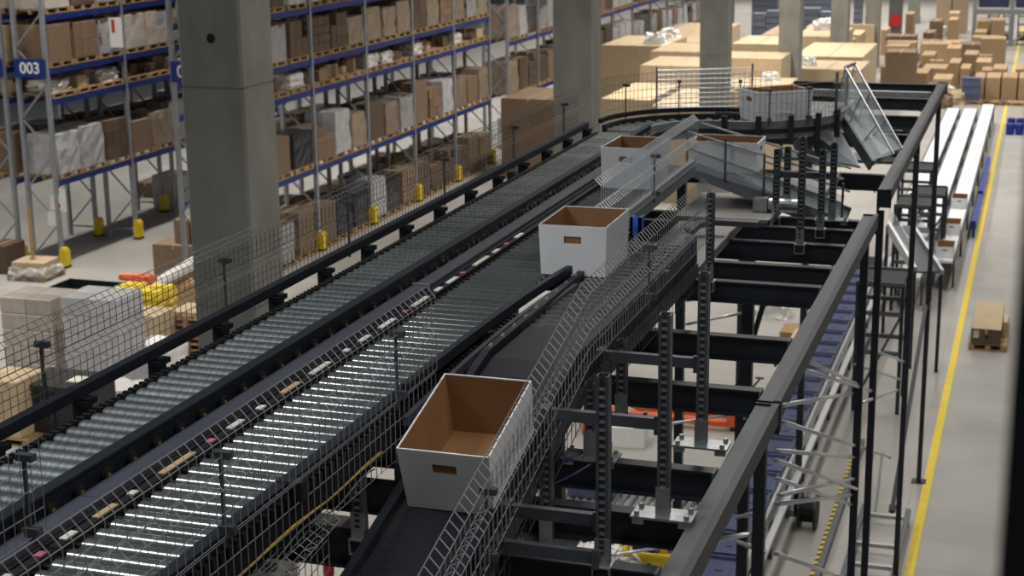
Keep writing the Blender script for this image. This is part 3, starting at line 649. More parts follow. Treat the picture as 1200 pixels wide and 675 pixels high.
def bale_mesh(w, d, h, m, amp=.03, seed=0, n=5, taper=.04):
    rnd = random.Random(seed); b = MB(); P = {}
    def pt(i, j, k):
        if (i, j, k) not in P:
            u, v, t_ = i/n, j/n, k/n
            s = 1-taper*t_; x = (u-.5)*w*s; y = (v-.5)*d*s; z = h*t_
            ed = (u in (0, 1))+(v in (0, 1))+(t_ in (1,))
            sh = .97 if ed >= 2 else 1
            x = x*sh+rnd.uniform(-amp, amp)*(.4 if t_ == 0 else 1); y = y*sh+rnd.uniform(-amp, amp)*(.4 if t_ == 0 else 1)
            if t_ > 0: z += rnd.uniform(-amp, amp)
            P[(i, j, k)] = (x, y, z)
        return P[(i, j, k)]
    for a in range(n):
        for c in range(n):
            b.quad([pt(a, 0, c), pt(a+1, 0, c), pt(a+1, 0, c+1), pt(a, 0, c+1)]).quad([pt(a+1, n, c), pt(a, n, c), pt(a, n, c+1), pt(a+1, n, c+1)])
            b.quad([pt(0, a+1, c), pt(0, a, c), pt(0, a, c+1), pt(0, a+1, c+1)]).quad([pt(n, a, c), pt(n, a+1, c), pt(n, a+1, c+1), pt(n, a, c+1)])
            b.quad([pt(a, c, n), pt(a+1, c, n), pt(a+1, c+1, n), pt(a, c+1, n)])
    return b.mesh('bale', [m])
BALES = {}
def bale(kind, seed):
    dims = {'wrap': (1.0, 1.1, 1.25), 'wrapbrown': (1.0, 1.1, 1.2), 'wrapdark': (.95, 1.05, 1.0), 'bag': (.8, .9, .6)}[kind]
    k = (kind, seed % 3)
    if k not in BALES: BALES[k] = bale_mesh(*dims, kind, .025 if kind != 'bag' else .07, seed, 5)
    return BALES[k]
HIDE = []
def seen(P, m=45):
    x, y = proj(P)
    if x < -m or x > 1200+m or y < -m or y > 675+m: return False
    if P[1] > 18 and 262 < x < 300: return False
    return True
KN = {'cartons': 'stack of brown cartons', 'light': 'stack of light tan cartons', 'wrap': 'grey-white shrink-wrapped load', 'wrapbrown': 'brownish shrink-wrapped load', 'wrapdark': 'black shrink-wrapped load', 'low': 'low scatter of small cartons', 'bag': 'low pile of crumpled film', 'big': 'single big brown carton'}
def load(kind, x, y, z, where, maxh, seed, grp, small=False):
    """one load standing on its pallet: a top-level thing whose cartons are parts"""
    rnd = random.Random(seed)
    lab = KN[kind]+', '+where
    if kind in ('cartons', 'light'):
        nx, ny, nz = (2, rnd.choice((2, 3)), rnd.choice((2, 3, 3, 4))); H = min(maxh, rnd.uniform(.9, 1.35)); w, d = 1.0/nx, 1.1/ny
        t = thing('carton_stack', lab, 'carton stack', (x, y, z), grp); me = carton_mesh(w-.012, d-.012, H/nz-.008, rnd.choice(['carton', 'cartondark', 'cartondark']) if kind == 'cartons' else 'cartonlight')
        for k in range(nz):
            for i in range(nx):
                for j in range(ny):
                    if i == 0 and nx > 1 and k < nz-1 and rnd.random() < .0: continue
                    if k == nz-1 and rnd.random() < .18: continue
                    inst(me, 'carton', t, ((i-(nx-1)/2)*w+rnd.uniform(-.006, .006), (j-(ny-1)/2)*d+rnd.uniform(-.006, .006), k*H/nz), (0, 0, rnd.uniform(-.01, .01)))
        if rnd.random() < .45:
            o = inst(bale_mesh(1.03, 1.13, H*.96, 'clearwrap', .012, seed, 4, .0), 'stretch_film', t)
        return t
    if kind == 'low':
        t = thing('carton_stack', lab, 'carton stack', (x, y, z), grp)
        for k in range(rnd.randint(3, 5)):
            w, d, h = rnd.uniform(.25, .45), rnd.uniform(.25, .4), min(maxh, rnd.uniform(.15, .4))
            inst(carton_mesh(w, d, h, rnd.choice(['carton', 'cartonlight', 'cartondark'])), 'carton', t, (rnd.uniform(-.2, .3), -.42+k*.24, 0), (0, 0, rnd.uniform(-.3, .3)))
        return t
    if kind == 'big':
        h = min(maxh, rnd.uniform(.8, 1.3))
        return inst(carton_mesh(.95, 1.05, round(h, 1), rnd.choice(['carton', 'cartondark'])), 'large_carton', None, (x, y, z), (0, 0, rnd.uniform(-.02, .02)), lab, 'carton', grp)
    me = bale(kind, seed); hh = {'wrap': 1.25, 'wrapbrown': 1.2, 'wrapdark': 1.0, 'bag': .6}[kind]
    return inst(me, 'wrapped_load' if kind != 'bag' else 'film_pile', None, (x, y, z), (0, 0, rnd.choice((0, math.pi))+rnd.uniform(-.03, .03)), lab, 'load', grp, scale=(1, 1, min(1, maxh/hh)*rnd.uniform(.8, 1)))

# ================================================================== PALLET RACKS
def text_mesh(body, size):
    cu = bpy.data.curves.new('lettering', 'FONT'); cu.body = body; cu.size = size; cu.align_x = 'CENTER'; cu.align_y = 'CENTER'; cu.extrude = .004; cu.offset = size*.022
    o = bpy.data.objects.new('tmp', cu); C.objects.link(o); dg = bpy.context.evaluated_depsgraph_get(); me = bpy.data.meshes.new_from_object(o.evaluated_get(dg))
    bpy.data.objects.remove(o); me.materials.clear(); me.materials.append(MATS['white']); return me
def rack(lab, xr, depth, ys, levels, sign=None, ztop=9.2, guards=True, sheets=False):
    t = thing('pallet_rack', lab, 'rack', (xr-depth/2, (ys[0]+ys[-1])/2, 0), 'blue and grey pallet racks'); wl = world_loc(t)
    post = MB().box(-.05, .05, -.06, .06, .01, ztop).box(-.09, .09, -.09, .09, 0, .012).mesh('upright', ['rackgrey'])
    br = MB(); z = .3; s = 1
    while z < ztop-1: br.bar((-depth/2*s, 0, z), (depth/2*s, 0, z+.95), .03, .045); z += .95; s = -s
    br.bar((-depth/2, 0, .3), (depth/2, 0, .3), .03, .045)
    br = br.mesh('bracing', ['rackgrey'])
    gd = MB().box(-.10, .10, -.12, .12, 0, .52).box(-.075, .075, -.095, .095, .52, .58).box(-.104, .104, -.124, .124, .02, .08, 1).mesh('foot_guard', ['yellowbright', 'black'])
    for y in ys:
        for x in (xr-.05, xr-depth+.05): inst(post, 'upright', t, Vector((x, y, 0))-wl)
        inst(br, 'bracing', t, Vector((xr-depth/2, y, 0))-wl, scale=((depth-.1)/depth, 1, 1))
        if guards: inst(gd, 'foot_guard', t, Vector((xr+.04, y, .001))-wl)
    for i in range(len(ys)-1):
        L = ys[i+1]-ys[i]-.12
        bm = MB().box(-.025, .025, -L/2, L/2, -.16, 0).box(-.035, .035, -L/2, -L/2+.03, -.2, .04).box(-.035, .035, L/2-.03, L/2, -.2, .04).mesh('beam', ['rackblue'])
        for z in levels:
            for x in (xr-.03, xr-depth+.03): inst(bm, 'beam', t, Vector((x, (ys[i]+ys[i+1])/2, z))-wl)
    if sign:
        z0, z1, txt = sign; xc = xr-depth/2; y = ys[0]-.08
        o = MB().box(xc-.48, xc+.48, y-.012, y, z0, z1).box(xc-.49, xc+.49, y-.004, y+.006, z0-.01, z1+.01).build('row_sign', 'signblue', t)
        if txt: inst(text_mesh(txt, .42), 'lettering', o, Vector((xc, y-.014, (z0+z1)/2)), (math.pi/2, 0, 0))
    return t
LV = [2.42, 4.62, 5.45, 6.87]
shelfname = ['floor bay', 'lowest shelf', 'low second shelf', 'third shelf', 'top shelf']
def fill(rk, xr, depth, ys, levels, kinds, seed0, per=3, skip=0.0, side=1):
    cnt = {}
    for li, z in enumerate([0]+levels):
        nxt = (([0]+levels+[8.6])[li+1])-z-.35
        for i in range(len(ys)-1):
            pn = per if ys[i+1]-ys[i] > 3.3 else 2
            pit = (ys[i+1]-ys[i]-.15)/pn
            for j in range(pn):
                y = ys[i]+.075+(j+.5)*pit; x = xr-depth/2+.02
                sd = seed0+li*1000+i*10+j; rn = random.Random(sd)
                if not seen((x+.5, y, z+.5)): continue
                if rn.random() < skip: continue
                cnt[li] = cnt.get(li, 0)+1; od = ORD[cnt[li]-1]
                w = '%s of %s, %s from near end' % (shelfname[li], rk, od)
                if 'rear' not in rk: inst(PAL, 'wooden_pallet', None, (x, y, z+.002), (0, 0, 0), 'wooden pallet, '+w, 'pallet', 'pallets under rack loads')
                ks = kinds.get(li, kinds['*']); k = ks[rn.randrange(len(ks))]
                load(k, x, y, z+(.145 if 'rear' not in rk else .002), w, nxt-.1, sd, 'loads stored on the racks')
RY = [34.3, 37.2, 40.1, 43.85, 47.6, 51.35, 55.1]
rack('blue and grey pallet rack behind the nearest pillar, facing the conveyor', -19.15, 1.05, RY, LV, (5.48, 5.97, '002'))
fill('pillar rack', -19.15, 1.05, RY, LV, {0: ['cartons', 'big', 'wrap', 'cartons', 'wrapdark'], 1: ['cartons', 'wrap', 'wrapdark', 'cartons', 'wrapbrown', 'big', 'cartons'], 2: ['low', 'low', 'bag', 'low'], 3: ['cartons', 'wrapbrown', 'cartons', 'wrapbrown'], 4: ['cartons', 'wrapbrown', 'wrap'], '*': ['cartons']}, 100)
rack('rear half of the pallet rack behind the nearest pillar', -20.5, 1.05, RY[2:], LV, None, guards=False)
fill('rear pillar rack', -20.5, 1.05, RY[2:], LV, {'*': ['big', 'wrapdark', 'big', 'wrapdark']}, 5100, skip=.12)  # dark loads added to keep the gaps behind the front row dark
FY = [57.2+3.87*i for i in range(13)]
LV2 = [2.2, 4.3, 6.4]
shelf2 = shelfname
rack('distant blue pallet rack between the second and third pillars', -19.15, 1.05, FY, LV2, None, ztop=8.6)
fill('far rack', -19.15, 1.05, FY, LV2, {'*': ['wrap', 'cartons', 'wrapbrown', 'big', 'wrap']}, 9100, skip=.1)
LY = [36.3+3.8*i for i in range(5)]
rack('pallet rack at the left edge with the sign 003, open side to the right', -25.1, 1.0, LY, LV, (5.22, 5.70, '003'))
def fill_left():
    plan = {1: ['wrap', 'wrap', 'cartons', 'big', 'wrapbrown', 'cartons', 'cartons', 'wrapdark', 'big', 'cartons'], 2: ['bag', 'low', 'bag', 'low', 'low', 'bag', 'low', 'low', 'low', 'low'], 3: ['big', 'cartons', 'cartons', 'light', 'light', 'cartons', 'cartons', 'light', 'cartons', 'cartons'], 4: ['light', 'cartons', 'cartons', 'light', 'cartons', 'cartons', 'cartons', 'light', 'cartons', 'cartons']}
    for xr, nm, sd0 in ((-25.1, '003 rack', 20000), (-26.45, 'leftmost rack', 24000)):
        cnt = {}
        for li in (1, 2, 3, 4):
            z = LV[li-1]; nxt = (LV+[8.6])[li]-z-.45
            for i in range(3):
                for j in range(3):
                    y = LY[i]+.075+(j+.5)*1.215; x = xr-.5
                    if not seen((x+.5, y, z+.5)): continue
                    q = i*3+j; cnt[li] = cnt.get(li, 0)+1
                    w = '%s of %s, %s from near end' % (shelfname[li], nm, ORD[cnt[li]-1])
                    inst(PAL, 'wooden_pallet', None, (x, y, z+.002), (0, 0, 0), 'wooden pallet, '+w, 'pallet', 'pallets under rack loads')
                    load(plan[li][(q+(3 if sd0 > 22000 else 0)) % 10], x, y, z+.145, w, nxt, sd0+li*100+q, 'loads stored on the racks')
fill_left()
rack('pallet rack at the far left edge, back to back with the 003 rack', -26.45, 1.0, LY, LV, (5.22, 5.70, None), guards=True)
# printed notices tied to the left rack
for a, lab in [((64, 238), 'white notice with red print on the left rack, below the shelf'), ((61, 257), 'white sheet hanging low beside the left rack upright'), ((73, 235), 'tall white sheet taped to the upright with the yellow foot')]:
    p = at_y(*a, 36.2); ww, hh = (.18, .2) if a[0] < 70 else (.10, .32); ys_ = 36.278 if a[0] < 70 else 36.236
    t = thing('notice_sheet', lab, 'notice', (p.x, ys_, p.z), 'notices on the left rack')
    MB().box(p.x-ww, p.x+ww, ys_-.008, ys_, p.z-hh, p.z+hh).build('sheet', 'white', t)
    if a == (64, 238): MB().box(p.x+.06, p.x+.13, ys_-.013, ys_-.008, p.z-.15, p.z-.02).build('red_print', 'red', t)
p = at_x(133, 38, -24.97); t = thing('notice_board', 'white panel with red and green blocks on the third shelf of the left rack', 'sign', tuple(p))
py_ = p.y
MB().box(p.x-.28, p.x+.28, py_, py_+.02, p.z-.42, p.z+.42).build('board', 'white', t)
MB().box(p.x-.28, p.x-.20, py_-.006, py_, p.z+.05, p.z+.40).build('green_block', 'green', t); MB().box(p.x-.28, p.x-.20, py_-.006, py_, p.z-.42, p.z-.05).build('red_block', 'red', t); MB().box(p.x-.05, p.x+.05, py_-.006, py_, p.z+.0, p.z+.36).build('red_block', 'red', t)

# ================================================================== FLOOR STOCK ON THE LEFT
OBST = [(-9.42, -8.58, y, y+.82) for y in PIL]+[(-9.42, -8.58, 104.5, 105.5), (-20.3, -18.9, 57, 108)]
def fbox(l, r, top, bot, Y, dep, m, lab, cat='carton', grp=None, floor=True, name='large_carton', tape=True, rz=0, avoid=False):
    """a carton whose near face spans these photo pixels at depth Y; real size follows from the distance"""
    for it in range(10):
        A = at_y(l, bot, Y); B = at_y(r, top, Y); z0 = 0 if floor else A.z; w = B.x-A.x; h = B.z-z0
        if not avoid: break
        for (a0, a1, b0, b1) in OBST:
            if a1 <= A.x or a0 >= B.x: continue
            if b0 <= Y < b1: Y = b1+.06
            elif Y < b0 < Y+dep: dep = max(.35, b0-Y-.06)
    A = at_y(l, bot, Y); B = at_y(r, top, Y); w = B.x-A.x; h = B.z-z0
    if avoid:
        for (a0, a1, b0, b1) in OBST:   # last resort: trim the depth or the near-touching side
            if a1 > A.x and a0 < B.x and b1 > Y and b0 < Y+dep:
                if b0 > Y: dep = max(.12, b0-Y-.04)
                elif a0 > A.x: B.x = a0-.04
                else: A.x = a1+.04
        w = max(.2, B.x-A.x); B.x = A.x+w
        OBST.append((A.x, B.x, Y, Y+dep))
    return inst(carton_mesh(w, dep, h, m, tape), name, None, ((A.x+B.x)/2, Y+dep/2, z0+.001), (0, 0, rz), lab, cat, grp)
def pal_at(px, py, lab, n=1, L=1.14):
    p = at_z(px, py, 0)
    for k in range(n):
        inst(PAL, 'wooden_pallet', None, (p.x, p.y+.5, .002+k*.143), (0, 0, math.pi/2+random.uniform(-.02, .02) if n > 1 else math.pi/2), lab if n == 1 else lab+', '+ORD[k]+' from the floor', 'pallet', 'pallets on the floor at the left')
    return Vector((p.x, p.y+.5, .145+(n-1)*.143))
G = 'goods standing on the floor at the left'
def fl(kind, px, py, lab, w, d, h, seed, m=None):
    p = pal_at(px, py, 'wooden pallet under the '+lab)
    if kind == 'bale': return inst(bale_mesh(w, d, h, m, .03, seed, 6), 'wrapped_load', None, p, (0, 0, 0), lab, 'load', G)
    t = thing('carton_stack', lab, 'carton stack', p, G); nz = max(1, round(h/.38)); me = carton_mesh(w/2-.01, d/2-.01, h/nz-.006, m, not m.startswith('wrap'))
    for k in range(nz):
        for i in (-.25, .25):
            for j in (-.25, .25): inst(me, 'carton', t, (i*w, j*d, k*h/nz))
    return t
fl('cart', 38, 452, 'pale film-wrapped carton load at the left edge, behind the wire guard', 1.25, 1.0, 1.75, 3, 'wrappale')
fl('cart', 112, 466, 'white film-wrapped load right of the pale carton load', 1.3, 1.0, 1.95, 5, 'wrap')
fl('cart', 2, 522, 'tan carton stack at the left edge beside the black crate', .8, .9, 1.1, 7, 'cartonlight')
p = pal_at(66, 517, 'wooden pallet under the big black crate'); t = thing('black_crate', 'big black plastic crate behind the wire guard, white label on top', 'crate', p)
inst(MB().box(-.72, .72, -.5, .5, 0, .84).box(-.76, .76, -.54, .54, .84, .94).box(-.5, -.46, -.53, -.5, 0, .84).box(.46, .5, -.53, -.5, 0, .84).box(-.02, .02, -.53, -.5, 0, .84).mesh('body', ['black']), 'body', t)
inst(MB().box(.1, .5, -.2, .15, .94, .96).mesh('label', ['label']), 'white_label', t)
fl('cart', 167, 428, 'stack of tan cartons with holes below the yellow sacks', .7, .8, .95, 8, 'cartonlight')
for k in range(6):
    p = at_z(219, 418, 0); inst(PAL, 'wooden_pallet', None, (p.x, p.y+.5, .002+k*.143), (0, 0, math.pi/2+random.uniform(-.03, .03)), 'empty wooden pallet stacked left of the nearest pillar, %s from the floor' % ORD[k], 'pallet', 'empty pallets stacked by the pillar')
p = at_z(219, 418, 0); inst(carton_mesh(.8, .8, .12, 'cartonlight'), 'flat_carton', None, (p.x, p.y+.5, .875), (0, 0, .05), 'flat tan carton on the empty pallet stack', 'carton', G)
inst(bale_mesh(.9, .9, .75, 'white', .03, 4, 5), 'white_box_load', None, at_z(190, 440, 0), (0, 0, 0), 'white boxy load beside the tan cartons with holes', 'load', G)
inst(bale_mesh(1.0, .8, .5, 'bag', .03, 9, 5), 'white_box_load', None, at_z(140, 478, 0), (0, 0, 0), 'low white film-covered load close to the guide bar', 'load', G)
pp = pal_at(158, 402, 'wooden pallet under the yellow sacks')
sack = bale_mesh(.62, .42, .2, 'yellowbright', .02, 12, 4, .15)
for k in range(12):
    inst(sack, 'yellow_sack', None, pp+Vector((-.36+(k % 2)*.72, -.28+(k//2 % 2)*.5, (k//4)*.21+.45)), (0, 0, random.uniform(-.08, .08)), 'yellow sack, %s layer from below, %s one of four' % (ORD[k//4], ORD[k % 4]), 'sack', 'yellow sacks on a pallet')
inst(carton_mesh(1.2, .95, .44, 'cartondark'), 'large_carton', None, pp, (0, 0, 0), 'dark carton tray carrying the yellow sacks', 'carton', G)
o = inst(bale_mesh(.9, .3, .12, 'orange', .02, 5, 4), 'orange_strap_bundle', None, pp+Vector((-.45, .55, 1.06)), (0, 0, 0), 'orange bundle lying over the yellow sacks', 'bundle', G)
p = at_z(105, 372, 0); t = thing('open_hopper', 'dark green open steel hopper behind the wrapped loads', 'container', p)
b = MB(); b.box(-.95, .95, -.7, -.66, .1, .75).box(-.95, .95, .66, .7, .1, .75).box(-.95, -.91, -.7, .7, .1, .75).box(.91, .95, -.7, .7, .1, .75)
o = b.build('wall', 'darkgreen', None); o.parent = t
o = MB().box(-.95, .95, -.7, .7, .1, .14).build('bottom', 'darkgreen', None); o.parent = t
for sx in (-.8, .8):
    o = MB().box(sx-.06, sx+.06, -.7, .7, 0, .1).build('skid', 'darkgreen', None); o.parent = t
inst(bale_mesh(.7, .5, .45, 'green', .08, 8, 5), 'green_film', None, p+Vector((.3, 0, .15)), (0, 0, 0), 'crumpled green film heaped in the dark hopper', 'film', G)
fbox(181, 227, 289, 326, 36.2, .9, 'carton', 'large carton left of the nearest pillar, a smaller one on top', grp=G)
fbox(205, 222, 258, 285, 36.4, .6, 'carton', 'small brown carton on top of the large one by the pillar', grp=G, floor=False)
fbox(222.5, 233, 258, 285, 36.4, .6, 'cartondark', 'second small carton on top, half hidden by the pillar', grp=G, floor=False)
A = at_y(174, 340, 31.4); B = at_y(236, 303, 33.2)
MB().tube([A, B], .16, 14).tube([A-(B-A).normalized()*.03, B+(B-A).normalized()*.03], .05, 10).build('film_roll', 'bag', label='long white roll leaning left of the nearest pillar', cat='roll', smooth=False)
MB().box(min(A.x, B.x), max(A.x, B.x), 31.7, 33.1, 0, A.z-.14).box(A.x-.02, A.x+.1, 31.68, 33.12, 0, A.z-.02).build('roll_cradle', 'wood', label='wooden cradle under the long white roll', cat='cradle')
pp = pal_at(30, 330, 'wooden pallet at the foot of the left rack')
inst(carton_mesh(.95, .8, .35, 'cartonlight'), 'flat_carton', None, pp, (0, 0, .1), 'open tan carton on the pallet at the foot of the left rack', 'carton', G)
inst(bale_mesh(1.1, 1.0, .3, 'clearwrap', .07, 3, 7), 'film_pile', None, pp+Vector((0, 0, -.10)), (0, 0, 0), 'crumpled clear film over the pallet by the left rack', 'film', G)
MB().box(pp.x-.1, pp.x-.03, pp.y-.03, pp.y+.04, pp.z+.36, pp.z+1.7).box(pp.x-.13, pp.x, pp.y-.06, pp.y+.07, pp.z+.36, pp.z+.39).build('wooden_stake', 'wood', label='thin upright wooden stake on the carton by the left rack', cat='stake')
fbox(-14, 5, 289, 330, 35.2, .9, 'cartondark', 'brown carton cut by the left edge near the rack foot', grp=G)
fbox(181, 213, 207, 255, 44.5, 1.1, 'wrap', 'grey wrapped bale on the floor beyond the left rack', 'bale', G, name='wrapped_bale', tape=False)
fbox(160, 181, 215, 242, 46, 1.0, 'cartondark', 'dark carton beside the grey wrapped bale', grp=G)
fbox(212, 228, 240, 262, 43, .5, 'white', 'white box with red mark right of the grey bale', 'box', G, name='white_box', tape=False)
fbox(588, 650, 117, 199, 52.5, 3.2, 'carton', 'tall dark-sided carton left of the second pillar', grp='large tan cartons in the middle')

# ================================================================== LARGE TAN CARTONS BEHIND THE BEND
BIG = [(704, 778, 54, 100, 62, 4.5, 'tall stack top left, beside the second pillar'), (762, 824, 61, 71, 61.5, 3.5, 'long carton just left of the third pillar, upper one'), (750, 824, 78, 97, 57, 3.2, 'long carton just left of the third pillar, lower one'), (704, 763, 117, 142, 50.5, 4.5, 'near carton behind the wire guard, left one'), (763, 830, 126, 145, 49.5, 4.6, 'near carton with a broad pale top behind the wire guard'), (768, 842, 39, 43, 79, 6, 'farthest flat carton left of the third pillar'), (745, 824, 50, 54, 70, 5, 'flat carton behind the tall stack'),
       (838, 916, 69, 98, 56, 3.9, 'broad carton between the third and fourth pillars'), (838, 918, 105, 128, 51, 3.4, 'carton behind the tote on the bend'), (858, 918, 52, 56, 69, 4, 'flat carton between the third and fourth pillars'), (892, 918, 41, 47, 76, 5, 'small-looking carton left of the fourth pillar'), (930, 1011, 67, 77, 66.5, 6, 'long carton right of the fourth pillar, upper one'), (930, 1009, 82, 96, 62, 3.2, 'long carton right of the fourth pillar, lower one'), (930, 986, 43, 54, 76, 5, 'carton with a white bag on top right of the fourth pillar'), (944, 972, 32, 36, 88, 4, 'farthest carton left of the fifth pillar'), (995, 1025, 29, 36, 90, 5, 'raised flat carton right of the fifth pillar'), (995, 1008, 41, 50, 84, 3, 'small carton below the raised flat carton'), (987, 998, 48, 55, 80, 2, 'little carton between the fifth pillar and the long ones')]
BIG.sort(key=lambda a: a[4])
TOPS = []
for l, r, tp, bt, Y, dep, lab in BIG:
    o = fbox(l, r, tp, bt, Y, dep, 'cartonlight', 'large tan carton, '+lab, grp='large tan cartons in the middle', avoid=True)
    TOPS.append((o.location.x-o.dimensions.x/2, o.location.x+o.dimensions.x/2, o.location.y-o.dimensions.y/2, o.location.y+o.dimensions.y/2, o.dimensions.z))
for (x, y, Y, s, lab) in [(785, 44, 72, .9, 'left of the third pillar, far'), (773, 52, 69, 1.0, 'on the flat carton behind the tall stack'), (737, 75, 60, 1.0, 'in front of the tall stack'), (752, 66, 60, .8, 'above the lower long carton'), (747, 85, 56, .5, 'near the wire guard'), (906, 76, 57, .8, 'on the broad carton'), (903, 95, 56, .7, 'behind the bend tote'), (967, 35, 77, 1.2, 'on the carton right of the fourth pillar'), (908, 31, 77, 1.0, 'left of the fourth pillar'), (946, 76, 61.8, .7, 'on the lower long carton'), (870, 56, 68, .5, 'on the flat carton')]:
    p = at_y(x, y, Y)
    for (a0, a1, b0, b1, zt) in TOPS:   # rest it on the carton below
        q = at_z(x, y, zt)
        if a0 < q.x < a1 and b0 < q.y < b1: p = Vector((min(max(q.x, a0+s/2), a1-s/2), min(max(q.y, b0+s/2), b1-s/2), zt)); break
    else: p = at_z(x, y, 0) if p.z < 0 else at_z(x, y, .0)
    inst(bale_mesh(s, s*.7, s*.42, 'white', .09*s, int(x), 5, .3), 'film_pile', None, p, (0, 0, 0), 'crumpled white film '+lab, 'film', 'loose white film on the cartons')
for i, (l, r, tp, bt, Y) in enumerate([(881, 897, 16, 44, 96), (897, 914, 13, 42, 96), (940, 960, 10, 31, 98), (961, 976, 14, 31, 98), (1000, 1010, -6, 24, 100), (881, 912, -14, 12, 100), (942, 975, -16, 8, 102)]):
    A = at_y(l, bt, Y); B = at_y(r, tp, Y); t = thing('crate_stack', 'stack of grey-blue crates far back, %s from the left' % ORD[[0, 2, 3, 5, 6, 1, 4][i]], 'crate stack', ((A.x+B.x)/2, Y+.6, 0), 'far grey-blue crate stacks')
    n = max(3, int(B.z/.36)); w = B.x-A.x; h = B.z/n
    me = MB().box(-w/2, w/2, -.6, .6, .02, h*.86).box(-w/2-.02, w/2+.02, -.62, .62, h*.86, h*.97).mesh('crate', ['greystack'])
    for k in range(n): inst(me, 'crate', t, (0, 0, k*h))

# ================================================================== FAR RIGHT PILES
PILE = [(580, 645, 440, 575, 77, 'carton'), (646, 735, 440, 575, 77, 'carton'), (736, 830, 440, 575, 77, 'carton'), (831, 920, 440, 575, 77, 'carton'), (625, 688, 398, 440, 78.5, 'carton'), (690, 770, 390, 440, 78.5, 'carton'), (820, 900, 392, 440, 78.5, 'carton'), (592, 682, 352, 400, 81, 'carton'), (525, 606, 308, 392, 83, 'carton'), (500, 562, 388, 520, 80, 'carton'), (434, 504, 356, 540, 81, 'carton'), (345, 458, 448, 575, 78, 'carton'), (232, 322, 414, 480, 82, 'carton'), (150, 268, 382, 470, 83, 'cartondark'), (55, 160, 378, 465, 83, 'cartondark'), (292, 428, 388, 450, 84, 'carton'), (330, 412, 342, 390, 86, 'carton'), (285, 362, 312, 390, 87, 'carton'), (425, 508, 274, 380, 88, 'carton'), (582, 655, 182, 260, 100, 'carton'), (600, 680, 120, 182, 101, 'carton'), (684, 758, 115, 180, 101, 'carton'), (438, 490, 112, 170, 101, 'carton'), (330, 402, 120, 200, 100, 'cartondark'), (295, 360, 185, 260, 97, 'cartondark'), (440, 500, 75, 110, 108, 'cartonlight'), (372, 460, -20, 60, 112, 'cartonlight'), (462, 550, -20, 60, 112, 'cartonlight'), (190, 240, 80, 300, 96, 'carton'), (55, 95, 170, 300, 97, 'carton')]
PILE.sort(key=lambda a: a[0])
for i, (l, r, tp, bt, Y, m) in enumerate(PILE):
    s = 4.822; m = {'carton': 'cartonmid', 'cartondark': 'carton'}.get(m, m); inst_l, inst_r = 1020+l/s, 1020+r/s
    fbox(inst_l, inst_r, tp/s, bt/s, Y, 2.2, m, 'brown carton in the far right pile, %s counting from the left' % ORD[i], grp='cartons in the far right pile', avoid=True)
rn = random.Random(5); k = 0
for Y in (79.5, 82.6, 85.2, 88.0, 91.0, 94.0):
    x = at_y(1036, 90, Y).x; xe = at_y(1150, 90, Y).x
    while x < xe and k < 26:
        w = rn.uniform(.9, 1.7); d = rn.uniform(1.2, 2.0); h = rn.uniform(.9, 2.2); y = Y+rn.uniform(-.4, .4)
        if not any(a1 > x-.04 and a0 < x+w+.04 and b1 > y-.04 and b0 < y+d+.04 for a0, a1, b0, b1 in OBST):
            OBST.append((x, x+w, y, y+d)); inst(carton_mesh(w, d, h, rn.choice(['cartonmid', 'cartonmid', 'carton'])), 'large_carton', None, (x+w/2, y+d/2, .001), (0, 0, 0), 'tan carton filling the far right pile, %s counting from the near row' % ORD[k], 'carton', 'cartons in the far right pile'); k += 1
        x += w+rn.uniform(.1, .5)
for i, (x, y) in enumerate([(1147, 122), (1165, 123), (1186, 124)]):
    p = at_z(x, y, 0); inst(PAL, 'wooden_pallet', None, (p.x, 76.3, .002), (0, 0, math.pi/2), 'wooden pallet before the far right carton bank, %s from the left' % ORD[i], 'pallet', 'far pallets')
for i, (x, y, m) in enumerate([(1105, 105, 'white'), (1108, 113, 'bag'), (1118, 118, 'cartonlight'), (1123, 110, 'bag'), (1104, 122, 'carton'), (1102, 38, 'bag'), (1112, 42, 'bag'), (1185, 82, 'white')]):
    p = at_z(x, y+4, 0)
    if any(a1 > p.x-.5 and a0 < p.x+.5 and b1 > p.y-.4 and b0 < p.y+.4 for a0, a1, b0, b1 in OBST): continue
    inst(bale_mesh(.9, .7, .6, m, .1, i, 5, .2), 'film_pile', None, p, (0, 0, 0), 'crumpled packing heap near the far piles, %s in the row' % ORD[i], 'packing', 'packing heaps by the far piles')
# far steel gate frame
t = thing('steel_gantry', 'blue-grey steel frame holding dark panels at the far right', 'gantry', (-1.5, 104, 0))
for x in (-4.1, -1.9, .4): MB().box(x-.12, x+.12, 103.9, 104.15, 0, 5).build('column', 'rackgrey', t)
for z in (1.95, 4.6): MB().box(-4.1, .4, 103.92, 104.13, z, z+.3).build('crossbeam', 'rackgrey', t)
for x0, x1 in ((-3.9, -2.1), (-1.7, .2)): MB().box(x0, x1, 104.3, 104.5, 2.35, 4.5).build('dark_panel', 'toteblue', t)
MB().bar((-1.9, 104.0, .1), (.3, 104.0, 1.9), .12, .12).build('brace', 'rackgrey', t)
for i in range(6):
    fx = -3.0+i*.45
    if i % 2: continue
    t = thing('roll_cage', 'dark wheeled cage below the gantry, %s from the left' % ORD[i//2], 'cage', (fx, 105.6, 0), 'wheeled cages below the gantry')
    b = MB()
    for sx in (-.3, .3):
        for sy in (-.3, .3): b.box(sx-.03, sx+.03, sy-.03, sy+.03, 0, 1.8)
    for k in range(4): b.box(-.3, .3, -.3, .3, .2+k*.5, .24+k*.5)
    o = b.build('frame', 'black', None); o.parent = t
    o = MB().box(-.25, .25, -.25, .25, .26, .6).build('load', 'cartondark', None); o.parent = t

